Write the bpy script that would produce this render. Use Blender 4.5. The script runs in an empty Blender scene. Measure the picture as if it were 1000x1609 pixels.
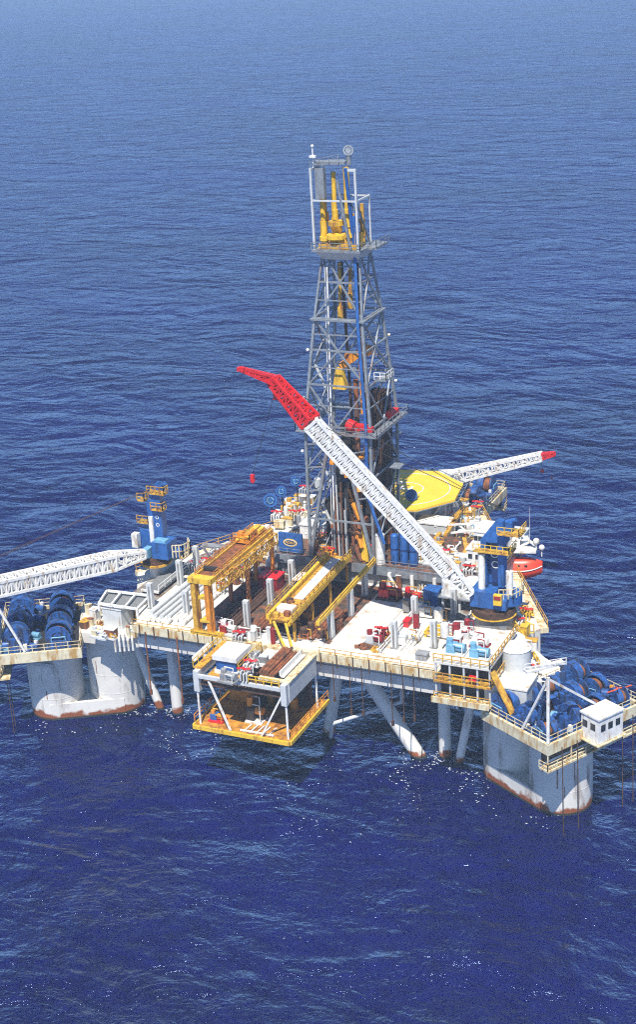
import bpy, math, random
from mathutils import Vector, Matrix
R = math.radians
random.seed(7)
S = bpy.context.scene
COL = S.collection

# ------------------------------------------------------------------ camera
# rig frame: x along the front deck edge, y from the front edge towards the stern, z up, sea at 0
CAM = Vector((109.262, -168.492, 110.0))
AX = ((0.91047839, 0.10349289, -0.4003977), (0.41001002, -0.35241953, 0.84124447), (-0.05404515, -0.93010198, -0.36330349))
FPX = 2420.0
cam_data = bpy.data.cameras.new('camera'); cam = bpy.data.objects.new('camera', cam_data); COL.objects.link(cam)
m = Matrix.Identity(4)
for i in range(3):
    m[i][0] = AX[i][0]; m[i][1] = -AX[i][1]; m[i][2] = -AX[i][2]; m[i][3] = CAM[i]
cam.matrix_world = m
cam_data.sensor_fit = 'VERTICAL'; cam_data.sensor_height = 24; cam_data.lens = 24 * FPX / 1609
cam_data.clip_start = 1; cam_data.clip_end = 40000
S.camera = cam
S.cycles.use_denoising = False; S.cycles.sample_clamp_indirect = 6; S.cycles.filter_width = 1.1

def at(px, py, z):
    """survey: the point of height z seen at a pixel of the photograph (1000 x 1609)"""
    q = ((px - 500.0), (py - 804.5), FPX)
    d = Vector([sum(AX[i][k] * q[k] for k in range(3)) for i in range(3)])
    return CAM + d * ((z - CAM.z) / d.z)

# ------------------------------------------------------------------ world and sun
sun_dir = Vector((0.20, -0.75, 0)).normalized(); ELEV = R(60)
w = bpy.data.worlds.new('World'); S.world = w; w.use_nodes = True
nt = w.node_tree; bg = nt.nodes['Background']
sky = nt.nodes.new('ShaderNodeTexSky'); sky.sky_type = 'NISHITA'; sky.sun_disc = False
sky.sun_elevation = ELEV; sky.sun_rotation = math.atan2(sun_dir.x, sun_dir.y)
sky.dust_density = 0.0; sky.air_density = 0.75; sky.ozone_density = 5.5
nt.links.new(sky.outputs[0], bg.inputs[0]); bg.inputs[1].default_value = 0.11
sl = bpy.data.lights.new('sun', 'SUN'); sl.energy = 4.8; sl.angle = R(0.5); sl.color = (1.0, 0.95, 0.87)
so = bpy.data.objects.new('sun', sl); COL.objects.link(so)
sd = Vector((sun_dir.x * math.cos(ELEV), sun_dir.y * math.cos(ELEV), math.sin(ELEV)))
so.rotation_euler = sd.to_track_quat('Z', 'Y').to_euler(); so.location = (0, 0, 150)
S.view_settings.view_transform = 'Standard'; S.view_settings.look = 'None'
S.view_settings.exposure = 0.5; S.view_settings.gamma = 1

# ------------------------------------------------------------------ materials
def mat(name, col, rough=0.5, metal=0.0, var=0.25, scale=0.6, grime=None, gamt=0.35, gscale=0.35, water=False):
    mt = bpy.data.materials.new(name); mt.use_nodes = True
    n = mt.node_tree.nodes; l = mt.node_tree.links; b = n['Principled BSDF']
    b.inputs['Roughness'].default_value = rough; b.inputs['Metallic'].default_value = metal
    tc = n.new('ShaderNodeNewGeometry')
    nz = n.new('ShaderNodeTexNoise'); nz.inputs['Scale'].default_value = scale; nz.inputs['Detail'].default_value = 6
    l.new(tc.outputs['Position'], nz.inputs['Vector'])
    mx = n.new('ShaderNodeMix'); mx.data_type = 'RGBA'
    c = (*col, 1); d = tuple(x * (1 - var) for x in col) + (1,)
    mx.inputs[6].default_value = d; mx.inputs[7].default_value = c
    rp = n.new('ShaderNodeMapRange'); rp.inputs[1].default_value = .35; rp.inputs[2].default_value = .62
    l.new(nz.outputs[0], rp.inputs[0]); l.new(rp.outputs[0], mx.inputs[0])
    out = mx.outputs[2]
    if grime:
        mp = n.new('ShaderNodeMapping'); mp.inputs['Scale'].default_value = (1, 1, 0.22)
        l.new(tc.outputs['Position'], mp.inputs['Vector'])
        g = n.new('ShaderNodeTexNoise'); g.inputs['Scale'].default_value = gscale; g.inputs['Detail'].default_value = 9; g.inputs['Roughness'].default_value = .65
        l.new(mp.outputs[0], g.inputs['Vector'])
        r2 = n.new('ShaderNodeMapRange'); r2.inputs[1].default_value = .66 - gamt * .4; r2.inputs[2].default_value = .74 - gamt * .25
        l.new(g.outputs[0], r2.inputs[0])
        m2 = n.new('ShaderNodeMix'); m2.data_type = 'RGBA'; m2.inputs[7].default_value = (*grime, 1)
        l.new(r2.outputs[0], m2.inputs[0]); l.new(out, m2.inputs[6]); out = m2.outputs[2]
    if water:   # rust and weed band just above the waterline
        sp = n.new('ShaderNodeSeparateXYZ'); l.new(tc.outputs['Position'], sp.inputs[0])
        g = n.new('ShaderNodeTexNoise'); g.inputs['Scale'].default_value = .5; g.inputs['Detail'].default_value = 6
        l.new(tc.outputs['Position'], g.inputs['Vector'])
        ad = n.new('ShaderNodeMath'); ad.operation = 'MULTIPLY_ADD'; ad.inputs[1].default_value = -3.4
        l.new(g.outputs[0], ad.inputs[0]); l.new(sp.outputs[2], ad.inputs[2])
        r3 = n.new('ShaderNodeMapRange'); r3.inputs[1].default_value = -.95; r3.inputs[2].default_value = -.55
        r3.inputs[3].default_value = 1; r3.inputs[4].default_value = 0
        l.new(ad.outputs[0], r3.inputs[0])
        m3 = n.new('ShaderNodeMix'); m3.data_type = 'RGBA'; m3.inputs[7].default_value = (.26, .075, .02, 1)
        l.new(r3.outputs[0], m3.inputs[0]); l.new(out, m3.inputs[6]); out = m3.outputs[2]
        r4 = n.new('ShaderNodeMapRange'); r4.inputs[1].default_value = .25; r4.inputs[2].default_value = .45
        r4.inputs[3].default_value = 1; r4.inputs[4].default_value = 0
        l.new(sp.outputs[2], r4.inputs[0])
        m4 = n.new('ShaderNodeMix'); m4.data_type = 'RGBA'; m4.inputs[7].default_value = (.03, .035, .025, 1)
        l.new(r4.outputs[0], m4.inputs[0]); l.new(out, m4.inputs[6]); out = m4.outputs[2]
    l.new(out, b.inputs['Base Color'])
    bp = n.new('ShaderNodeBump'); bp.inputs['Strength'].default_value = .25; bp.inputs['Distance'].default_value = .05
    l.new(nz.outputs[0], bp.inputs['Height']); l.new(bp.outputs[0], b.inputs['Normal'])
    return mt

RUST = (.24, .08, .025)
M = dict(
    hull=mat('hull_grey', (.72, .69, .63), .5, var=.14, scale=.25, grime=(.27, .22, .17), gamt=.22, water=True),
    grey=mat('grey_paint', (.30, .31, .32), .5, var=.25, scale=.8, grime=(.16, .12, .09), gamt=.4, gscale=.8),
    post=mat('pale_grey_paint', (.56, .58, .58), .45, var=.12, scale=1.2, grime=(.33, .26, .2), gamt=.15, gscale=1.2),
    white=mat('white_paint', (.80, .79, .75), .4, var=.2, scale=1.5, grime=(.42, .30, .18), gamt=.28, gscale=1.5),
    cream=mat('cream_deck_edge', (.74, .67, .46), .5, var=.2, scale=1.5, grime=(.45, .27, .08), gamt=.5, gscale=1.3),
    deck=mat('pale_deck_paint', (.70, .67, .60), .6, var=.10, scale=.5, grime=(.45, .35, .24), gamt=.3, gscale=.5),
    gdeck=mat('worn_grey_deck', (.34, .33, .30), .7, var=.3, scale=1.0, grime=(.15, .09, .05), gamt=.6, gscale=.8),
    ddeck=mat('dark_oily_deck', (.09, .07, .055), .6, var=.5, scale=1.2, grime=(.24, .09, .04), gamt=.5, gscale=.9),
    yellow=mat('yellow_paint', (.80, .50, .035), .45, var=.2, scale=1.3, grime=(.34, .16, .03), gamt=.3, gscale=1.2),
    gold=mat('weathered_yellow', (.70, .40, .04), .5, var=.35, scale=2.0, grime=(.30, .12, .03), gamt=.45, gscale=1.5),
    heli=mat('helideck_yellow', (.86, .54, .03), .5, var=.1, scale=.5, grime=(.55, .40, .05), gamt=.2, gscale=.6),
    orange=mat('orange_paint', (.80, .30, .02), .5, var=.3, scale=1.5, grime=(.3, .09, .03), gamt=.35),
    rust=mat('rusty_steel', (.32, .105, .035), .8, var=.5, scale=1.5, grime=(.10, .05, .03), gamt=.5, gscale=1.2),
    blue=mat('blue_paint', (.03, .125, .40), .35, var=.3, scale=1.5, grime=(.02, .06, .16), gamt=.35, gscale=1.4),
    wblue=mat('winch_blue_paint', (.030, .115, .38), .4, var=.4, scale=2.2, grime=(.03, .035, .06), gamt=.5, gscale=1.8),
    navy=mat('navy_paint', (.015, .04, .16), .4, var=.3, scale=1.5),
    lblue=mat('light_blue_paint', (.18, .42, .60), .45, var=.3, scale=2.0, grime=(.1, .2, .28), gamt=.3),
    ofloor=mat('orange_floor', (.66, .30, .03), .6, var=.4, scale=1.2, grime=(.22, .08, .02), gamt=.5, gscale=.8),
    red=mat('red_paint', (.68, .018, .02), .4, var=.25, scale=1.5),
    dred=mat('dark_red_paint', (.30, .015, .02), .5, var=.4, scale=1.5),
    lorange=mat('lifeboat_orange', (.80, .06, .02), .35, var=.15, scale=1.0),
    steel=mat('galvanised_steel', (.27, .30, .33), .5, metal=.2, var=.3, scale=1.5, grime=(.2, .15, .12), gamt=.3),
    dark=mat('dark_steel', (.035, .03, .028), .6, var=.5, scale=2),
    dbrown=mat('dark_brown_steel', (.10, .05, .03), .7, var=.5, scale=2),
    rope=mat('hose_orange', (.7, .10, .03), .6),
    glass=mat('dark_window_glass', (.02, .025, .03), .1, var=0),
    grating=mat('grey_grating', (.22, .23, .23), .7, var=.4, scale=6),
)

# ------------------------------------------------------------------ mesh builder
class MB:
    def __init__(s): s.v = []; s.f = []; s.sm = []
    def add(s, vs, fs, smooth=False):
        k = len(s.v); s.v += [tuple(x) for x in vs]; s.f += [tuple(i + k for i in f) for f in fs]; s.sm += [smooth] * len(fs); return s
    def box(s, c, d, rz=0, M3=None):
        hx, hy, hz = d[0] / 2, d[1] / 2, d[2] / 2; c = Vector(c); ca, sa = math.cos(rz), math.sin(rz)
        vs = []
        for x, y, z in ((-hx, -hy, -hz), (hx, -hy, -hz), (hx, hy, -hz), (-hx, hy, -hz), (-hx, -hy, hz), (hx, -hy, hz), (hx, hy, hz), (-hx, hy, hz)):
            vs.append(c + (Vector((x * ca - y * sa, x * sa + y * ca, z)) if M3 is None else M3 @ Vector((x, y, z))))
        return s.add(vs, [(0, 3, 2, 1), (4, 5, 6, 7), (0, 1, 5, 4), (1, 2, 6, 5), (2, 3, 7, 6), (3, 0, 4, 7)])
    def bb(s, x0, x1, y0, y1, z0, z1): return s.box(((x0 + x1) / 2, (y0 + y1) / 2, (z0 + z1) / 2), (x1 - x0, y1 - y0, z1 - z0))
    def frame(s, p, q, up=None):
        d = (Vector(q) - Vector(p)); L = d.length; d = d / L
        u = Vector(up) if up is not None else (Vector((0, 0, 1)) if abs(d.z) < .95 else Vector((0, 1, 0)))
        x = u.cross(d).normalized(); y = d.cross(x)
        return d, x, y, L
    def beam(s, p, q, w, h=None, up=None):
        h = h or w; d, x, y, L = s.frame(p, q, up); p = Vector(p); q = Vector(q); vs = []
        for e in (p, q):
            for a, b in ((-1, -1), (1, -1), (1, 1), (-1, 1)): vs.append(e + x * a * w / 2 + y * b * h / 2)
        return s.add(vs, [(0, 3, 2, 1), (4, 5, 6, 7), (0, 1, 5, 4), (1, 2, 6, 5), (2, 3, 7, 6), (3, 0, 4, 7)])
    def tube(s, p, q, r, n=10, r2=None, caps=True):
        r2 = r if r2 is None else r2; d, x, y, L = s.frame(p, q); p = Vector(p); q = Vector(q)
        ring = lambda c, rr: [c + (x * math.cos(2 * math.pi * i / n) + y * math.sin(2 * math.pi * i / n)) * rr for i in range(n)]
        a, b = ring(p, r), ring(q, r2)
        s.add(a + b, [(i, (i + 1) % n, n + (i + 1) % n, n + i) for i in range(n)], True)
        if caps: s.add(a, [tuple(reversed(range(n)))]); s.add(b, [tuple(range(n))])
        return s
    def path(s, pts, r, n=6):
        for a, b in zip(pts, pts[1:]): s.tube(a, b, r, n)
        return s
    def ring(s, c, r0, r1, h, ax=(0, 0, 1), n=24, a0=0, a1=2 * math.pi):
        """flat ring / drum cover of thickness h round an axis"""
        d, x, y, L = s.frame(c, Vector(c) + Vector(ax)); c = Vector(c); full = abs(a1 - a0 - 2 * math.pi) < 1e-6
        k = n if full else n + 1; vs = []
        for i in range(k):
            t = a0 + (a1 - a0) * i / n; e = x * math.cos(t) + y * math.sin(t)
            vs += [c + e * r0 - d * h / 2, c + e * r1 - d * h / 2, c + e * r1 + d * h / 2, c + e * r0 + d * h / 2]
        fs = []
        for i in range(n):
            a, b = 4 * i, 4 * ((i + 1) % k)
            fs += [(a, a + 1, b + 1, b), (a + 1, a + 2, b + 2, b + 1), (a + 2, a + 3, b + 3, b + 2), (a + 3, a, b, b + 3)]
        if not full: fs += [(0, 3, 2, 1), (4 * n, 4 * n + 1, 4 * n + 2, 4 * n + 3)]
        return s.add(vs, fs)
    def prism(s, poly, z0, z1):
        n = len(poly); vs = [(x, y, z0) for x, y in poly] + [(x, y, z1) for x, y in poly]
        return s.add(vs, [tuple(reversed(range(n))), tuple(range(n, 2 * n))] + [(i, (i + 1) % n, n + (i + 1) % n, n + i) for i in range(n)])
    def sphere(s, c, r, sz=1, n=12, m=8):
        vs = [];
        for j in range(m + 1):
            t = math.pi * j / m
            for i in range(n): vs.append((c[0] + r * math.sin(t) * math.cos(2 * math.pi * i / n), c[1] + r * math.sin(t) * math.sin(2 * math.pi * i / n), c[2] + r * sz * math.cos(t)))
        return s.add(vs, [(j * n + i, (j + 1) * n + i, (j + 1) * n + (i + 1) % n, j * n + (i + 1) % n) for j in range(m) for i in range(n)], True)
    def rail(s, pts, h=1.1, sp=1.8, r=.05, close=False):
        if close: pts = list(pts) + [pts[0]]
        for a, b in zip(pts, pts[1:]):
            a = Vector(a); b = Vector(b); L = (b - a).length; n = max(1, round(L / sp))
            for k in (h, h * .5): s.beam(a + Vector((0, 0, k)), b + Vector((0, 0, k)), r * 1.6)
            for i in range(n + 1): p = a.lerp(b, i / n); s.beam(p, p + Vector((0, 0, h)), r * 2)
        return s
    def truss(s, p, q, w, h, n, c=.22, l=.12, w2=None, h2=None, up=(0, 0, 1)):
        d, x, y, L = s.frame(p, q, up); p = Vector(p); q = Vector(q); w2 = w2 or w; h2 = h2 or h
        def node(t, a, b):
            return p.lerp(q, t) + x * a * (w + (w2 - w) * t) / 2 + y * b * (h + (h2 - h) * t) / 2
        cs = [(-1, -1), (1, -1), (1, 1), (-1, 1)]
        for a, b in cs: s.beam(node(0, a, b), node(1, a, b), c)
        for k in range(4):
            A, B = cs[k], cs[(k + 1) % 4]
            for i in range(n):
                P, Q = (A, B) if i % 2 else (B, A)
                s.beam(node(i / n, *P), node((i + 1) / n, *Q), l)
                if i: s.beam(node(i / n, *A), node(i / n, *B), l)
            s.beam(node(0, *A), node(0, *B), c); s.beam(node(1, *A), node(1, *B), c)
        return s
    def build(s, name, mt, parent=None):
        me = bpy.data.meshes.new(name); o = Vector(parent['_o']) if parent is not None and '_o' in parent else Vector((0, 0, 0))
        me.from_pydata([tuple(Vector(v) - o) for v in s.v], [], s.f); me.materials.append(M[mt] if isinstance(mt, str) else mt)
        me.polygons.foreach_set('use_smooth', s.sm); me.update()
        ob = bpy.data.objects.new(name, me); COL.objects.link(ob)
        if parent is not None: ob.parent = parent; ob['_o'] = tuple(o)
        return ob

def tag(o, label, cat, group=None, kind=None):
    o['label'] = label; o['category'] = cat
    if group: o['group'] = group
    if kind: o['kind'] = kind
    return o
def T(name, label, cat, loc, group=None):
    o = bpy.data.objects.new(name, None); COL.objects.link(o); o.empty_display_size = .5
    o.location = loc; o['_o'] = tuple(loc); return tag(o, label, cat, group)
def one(name, mb, mt, label, cat, group=None):
    """a thing that is one mesh: origin at its own base"""
    xs = [v[0] for v in mb.v]; ys = [v[1] for v in mb.v]; zs = [v[2] for v in mb.v]
    c = Vector(((min(xs) + max(xs)) / 2, (min(ys) + max(ys)) / 2, min(zs)))
    mb.v = [tuple(Vector(v) - c) for v in mb.v]; o = mb.build(name, mt); o.location = c
    return tag(o, label, cat, group)
def kids(o): return [c for c in o.children]
def dup(o, loc, rz, label, parent=None):
    """copy a thing with its parts and sub-parts"""
    c = o.copy(); COL.objects.link(c)
    if parent is None: c.location = loc; c.rotation_euler = (0, 0, rz); c['label'] = label
    else: c.parent = parent
    for k in kids(o): dup(k, None, 0, None, c)
    return c

# ------------------------------------------------------------------ sea
VIEW = math.atan2(AX[1][0], AX[0][0])           # heading of the wave crests
def sea_material():
    mt = bpy.data.materials.new('sea_water'); mt.use_nodes = True
    n = mt.node_tree.nodes; l = mt.node_tree.links; b = n['Principled BSDF']
    g = n.new('ShaderNodeNewGeometry')
    def mp(rz, sc):
        a = n.new('ShaderNodeMapping'); a.inputs['Rotation'].default_value = (0, 0, rz); a.inputs['Scale'].default_value = sc
        l.new(g.outputs['Position'], a.inputs['Vector']); return a.outputs[0]
    def noise(rz, sc, s, det=5, ro=.55, dist=0):
        t = n.new('ShaderNodeTexNoise'); t.inputs['Scale'].default_value = s; t.inputs['Detail'].default_value = det
        t.inputs['Roughness'].default_value = ro; t.inputs['Distortion'].default_value = dist; l.new(mp(rz, sc), t.inputs['Vector']); return t.outputs[0]
    def math_(op, a, b_):
        t = n.new('ShaderNodeMath'); t.operation = op
        for i, x in enumerate((a, b_)):
            if isinstance(x, (int, float)): t.inputs[i].default_value = x
            else: l.new(x, t.inputs[i])
        return t.outputs[0]
    A = -VIEW
    swell = noise(A + .12, (.6, 1, 1), .055, 3, .55, .9)
    chop = noise(A - .1, (.75, 1, 1), .13, 5, .6, .5)
    chop2 = noise(A + .3, (.75, 1, 1), .38, 5, .62, .3)
    rip = noise(A - .2, (.9, 1, 1), 2.2, 4, .65)
    h = math_('MULTIPLY', swell, 4.2)
    h = math_('ADD', h, math_('MULTIPLY', chop, 2.0))
    gust = noise(A + .5, (.6, 1, 1), .014, 4, .6, 1.2)
    gm = n.new('ShaderNodeMapRange'); gm.inputs[1].default_value = .38; gm.inputs[2].default_value = .62; gm.inputs[3].default_value = .45; gm.inputs[4].default_value = 1.5; l.new(gust, gm.inputs[0])
    cross = noise(A + 1.1, (.7, 1, 1), .16, 4, .6, .4)
    h = math_('ADD', h, math_('MULTIPLY', cross, .7))
    sm = math_('ADD', math_('MULTIPLY', chop2, .42), math_('MULTIPLY', rip, .085))
    h = math_('ADD', h, math_('MULTIPLY', sm, gm.outputs[0]))
    bp = n.new('ShaderNodeBump'); bp.inputs['Strength'].default_value = 1; bp.inputs['Distance'].default_value = 1.0
    l.new(h, bp.inputs['Height']); l.new(bp.outputs[0], b.inputs['Normal'])
    big = noise(A, (.5, 1, 1), .012, 3, .5)
    cr = n.new('ShaderNodeMix'); cr.data_type = 'RGBA'
    cr.inputs[6].default_value = (.001, .0008, .016, 1); cr.inputs[7].default_value = (.0045, .0060, .085, 1)
    tone = math_('ADD', math_('MULTIPLY', big, .45), math_('ADD', math_('MULTIPLY', chop2, .35), math_('MULTIPLY', rip, .35)))  # chop and ripple terms paint wave light and shade into the water colour
    tr = n.new('ShaderNodeMapRange'); tr.inputs[1].default_value = .46; tr.inputs[2].default_value = .70; l.new(tone, tr.inputs[0])
    l.new(tr.outputs[0], cr.inputs[0])
    # flecks of foam where small crests break
    fo = noise(A, (.7, 1, 1), 1.1, 6, .7); fz = noise(A, (1, 1, 1), .05, 3, .5)
    fm = math_('ADD', fo, math_('MULTIPLY', fz, .25))
    rr = n.new('ShaderNodeMapRange'); rr.inputs[1].default_value = .83; rr.inputs[2].default_value = .88; l.new(fm, rr.inputs[0])
    fx = n.new('ShaderNodeMix'); fx.data_type = 'RGBA'; fx.inputs[7].default_value = (.30, .36, .42, 1)
    l.new(rr.outputs[0], fx.inputs[0]); l.new(cr.outputs[2], fx.inputs[6]); l.new(fx.outputs[2], b.inputs['Base Color'])
    # deep blue body under a blue-filtered surface reflection
    df_ = n.new('ShaderNodeBsdfDiffuse'); gl = n.new('ShaderNodeBsdfGlossy'); fr_ = n.new('ShaderNodeFresnel'); ms = n.new('ShaderNodeMixShader')
    l.new(fx.outputs[2], df_.inputs['Color']); gl.inputs['Color'].default_value = (.46, .64, 1, 1); gl.inputs['Roughness'].default_value = .11; fr_.inputs['IOR'].default_value = 1.333
    for q in (df_, gl, fr_): l.new(bp.outputs[0], q.inputs['Normal'])
    l.new(fr_.outputs[0], ms.inputs[0]); l.new(df_.outputs[0], ms.inputs[1]); l.new(gl.outputs[0], ms.inputs[2]); l.new(ms.outputs[0], n['Material Output'].inputs['Surface'])
    b.inputs['Roughness'].default_value = .08; b.inputs['IOR'].default_value = 1.333; b.inputs['Specular Tint'].default_value = (.45, .68, 1, 1)
    return mt
sea = MB()
sea.add([(-9000, -9000, 0), (9000, -9000, 0), (9000, 9000, 0), (-9000, 9000, 0)], [(0, 1, 2, 3)])
so_ = sea.build('sea', sea_material()); so_['kind'] = 'structure'

# ------------------------------------------------------------------ hull
C = Vector((22.4, 23.6, 0))
def pol(deg, r, t=0, z=0):
    a = R(deg); return Vector((C.x + r * math.cos(a) - t * math.sin(a), C.y + r * math.sin(a) + t * math.cos(a), z))
hull = T('drilling_rig_hull', 'grey three-cornered floating hull with deck, columns and slanting legs in the sea', 'rig hull', (C.x, C.y, 0))
hexa = []
for k in (-90, 30, 150):
    for t in (-23, 23): hexa.append(tuple(pol(k, 23.6, t)[:2]))
MB().prism(hexa, 13.2, 16.75).build('deck_box', 'hull', hull)
MB().prism([tuple(C.xy + (Vector(p) - C.xy) * 1.0) for p in hexa], 16.752, 17.0).build('deck_plate', 'deck', hull)
RC = 4.1
for n_, a in (('left', 210), ('right', -30), ('rear', 90)):
    wn = 4.4 if a == 210 else 6.6; wf = 4.6 if a == -30 else wn
    for r in (45, 36):
        c = pol(a, r); o = MB().tube((c.x, c.y, -6), (c.x, c.y, 12.6), RC, 56).build('column', 'hull', hull)
    mb = MB()
    mb.prism([tuple(pol(a, r, t)[:2]) for r, t in ((36, -3.3), (45, -3.3), (45, 3.3), (36, 3.3))], -5, 2.2)
    for t in (-3.9, 3.9):
        mb.prism([tuple(pol(a, r, t + d)[:2]) for r, d in ((35, -.2), (46, -.2), (46, .2), (35, .2))], -5, 2.6)
    mb.build('pontoon_wall', 'hull', hull)
    MB().prism([tuple(pol(a, r, t)[:2]) for r, t in ((30.5, -8.4), (34.5, -7.2), (39.2 if a != 210 else 40.4, -wf), (39.2 if a != 210 else 40.4, wn), (34.5, 7.2), (30.5, 8.4))], 12.6, 14.2).build('corner_neck', 'hull', hull)
    MB().prism([tuple(pol(a, r, t)[:2]) for r, t in ((31.9, -7.8), (34.4, -7.0), (39.1 if a != 210 else 40.3, -wf + .2), (39.1 if a != 210 else 40.3, wn - .2), (34.4, 7.0), (31.9, 7.8))], 14.202, 14.4).build('neck_plate', 'deck', hull)
for a in (210, -30):
    for r in (45, 36):
        c = pol(a, r)
        for z in (3.4, 6.4, 9.4): MB().ring((c.x, c.y, z), RC - .05, RC + .025, .07, n=56).build('weld_seam', 'hull', hull)
        for k in range(4):
            th_ = math.atan2(CAM.y - c.y, CAM.x - c.x) + random.uniform(-1.2, 1.2); z1_ = random.uniform(4, 12); MB().box((c.x + (RC + .012) * math.cos(th_), c.y + (RC + .012) * math.sin(th_), z1_ - 1), (.02, random.uniform(.05, .16), random.uniform(1.2, 3.5)), th_).build('rust_run', 'rust', hull)
# legs and braces under the deck
for x, y in ((1.5, 5.4), (43.4, 6.4), (-1, 30), (47, 32)):
    MB().tube((x, y, -4), (x, y, 13.2), .85, 24).build('leg', 'hull', hull)
MB().tube((24.6, 7.2, -4), (27.8, 7.2, 13.2), .85, 24).build('leg', 'hull', hull)
p1 = at(655, 1192, 0); p2 = Vector((30.5, 6.0, 13.2)); p1 = p1 + Vector((0, .9, 0))
MB().tube(p1 + (p1 - p2) * .25, p2, 1.0, 24).build('diagonal_brace', 'hull', hull)
p1 = at(722, 1198, 0); p2 = Vector((48.5, 5.0, 13.2)); MB().tube(p1 + (p1 - p2) * .2, p2, .6, 18).build('diagonal_brace', 'hull', hull)
p1 = at(252, 1113, 0); p2 = Vector((-5, 5.0, 12.6)); MB().tube(p1 + (p1 - p2) * .2, p2, .62, 18).build('diagonal_brace', 'hull', hull)
a, b, c_, d_ = at(520, 1158, 1), at(523, 1137, 4), at(632, 1103, 7), at(632, 1085, 10)
MB().path([a, b, c_, d_], .28, 8).build('drain_pipe', 'post', hull)
# front girder bands, walkway gutter with stiffener plates
MB().bb(-.3, 45.2, -.35, -.002, 14.9, 15.15).build('ledge', 'post', hull)
MB().bb(-.6, 45.4, -1.25, -.003, 16.2, 16.95).bb(-.6, 45.4, -1.35, -1.25, 16.1, 17.25).build('edge_walkway', 'cream', hull)
for side in (30, 150):
    MB().prism([tuple(pol(side, r, t)[:2]) for r, t in ((23.61, -22.8), (24.8, -22.8), (24.8, 22.8), (23.61, 22.8))], 16.2, 16.98).build('edge_walkway', 'cream', hull)
k = 0
for i in range(20):
    x = .6 + i * 2.35
    if 13.5 < x < 28.5: continue
    MB().bb(x, x + .14, -1.47, -1.352, 15.5, 17.5).build('stiffener', 'dbrown', hull)
MB().rail([(-.4, -1.3, 17.2), (14.3, -1.3, 17.2)], 1.0, 2.35, .04).build('railing', 'gold', hull)
MB().rail([(28.6, -1.3, 17.2), (45.2, -1.3, 17.2)], 1.0, 2.35, .04).build('railing', 'gold', hull)
for side in (30, 150): MB().rail([pol(side, 24.7, -22.6, 16.98), pol(side, 24.7, 22.6, 16.98)], 1.1, 2.2, .05).build('railing', 'gold', hull)
# patches of different deck surface
def plate(name, x0, x1, y0, y1, mt, z=17.0, t=.03): MB().bb(x0, x1, y0, y1, z + .002, z + t).build(name, mt, hull)
plate('pipe_deck', -6.5, -1.6, 5.5, 15, 'gdeck')
plate('rack_floor', 8.0, 28.6, 2.2, 21.8, 'ddeck')
MB().prism([(-3.5, 22.2), (14, 22.2), (14, 45), (10.2, 45), (-3.5, 25)], 17.002, 17.03).build('work_deck', 'gdeck', hull)
MB().prism([(14.2, 36.5), (42.5, 36.5), (34, 50.5), (14.2, 50.5)], 17.002, 17.03).build('aft_deck', 'gdeck', hull)
plate('moonpool_cover', 38.2, 44.5, 14.2, 21.5, 'gdeck')

# raised drill floor substructure
df = T('drill_floor', 'raised grey drill floor block under the derrick with a dark front girder', 'platform', (27.5, 29, 17))
MB().bb(11, 45, 22.6, 36.0, 17.0, 19.6).build('substructure', 'grey', df)
MB().bb(10.8, 45.2, 22.1, 36.3, 19.602, 20.0).build('floor_plate', 'ddeck', df)
MB().bb(10.8, 45.2, 21.85, 22.098, 18.9, 20.25).build('front_girder', 'steel', df)
MB().rail([(11, 21.95, 20.25), (19.5, 21.95, 20.25)], 1.0, 2, .04).rail([(26.5, 21.95, 20.25), (45.1, 21.95, 20.25), (45.1, 36.2, 20.25)], 1.0, 2, .04).build('railing', 'steel', df)
for x in (14, 17.5, 29.5, 33, 36.5, 40, 43.5): MB().bb(x, x + .45, 22.1 - .6, 22.1 - .26, 17.0, 19.6).build('support_post', 'white', df)
for (x, y) in ((29.6, 21.4), (39.4, 21.4)): MB().beam((x, y, 19.4), (x + 2.6, y - 1.6, 17.1), .3).build('support_strut', 'white', df)

# ------------------------------------------------------------------ derrick
dk = T('drilling_derrick', 'tall grey lattice derrick rising from the drill floor with yellow crown gear inside', 'derrick', (22.0, 27.5, 20))
def dc(z):
    """centre x, half width at height z (the tower leans a little)"""
    cx = 21.9 + (z - 20) * .018; cy = 27.5
    h = 5.1 if z <= 41 else (5.1 - (z - 41) * (5.1 - 2.75) / 25 if z < 66 else 3.25)
    return cx, cy, h
def dn(z, i):
    cx, cy, h = dc(z); sx, sy = ((-1, -1), (1, -1), (1, 1), (-1, 1))[i]; hy = h if z <= 56 else h * (1 - (z - 56) / 10 * .33); return Vector((cx + sx * h, cy + sy * hy, z))
lv = [20, 26.5, 33.5, 41, 47, 52, 56.5, 61.5, 65.9]
for i in range(4):
    mb = MB()
    for a, b in zip(lv, lv[1:]): mb.beam(dn(a, i), dn(b, i), .38 if b < 57 else .30)
    mb.build('leg', 'steel', dk)
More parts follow.
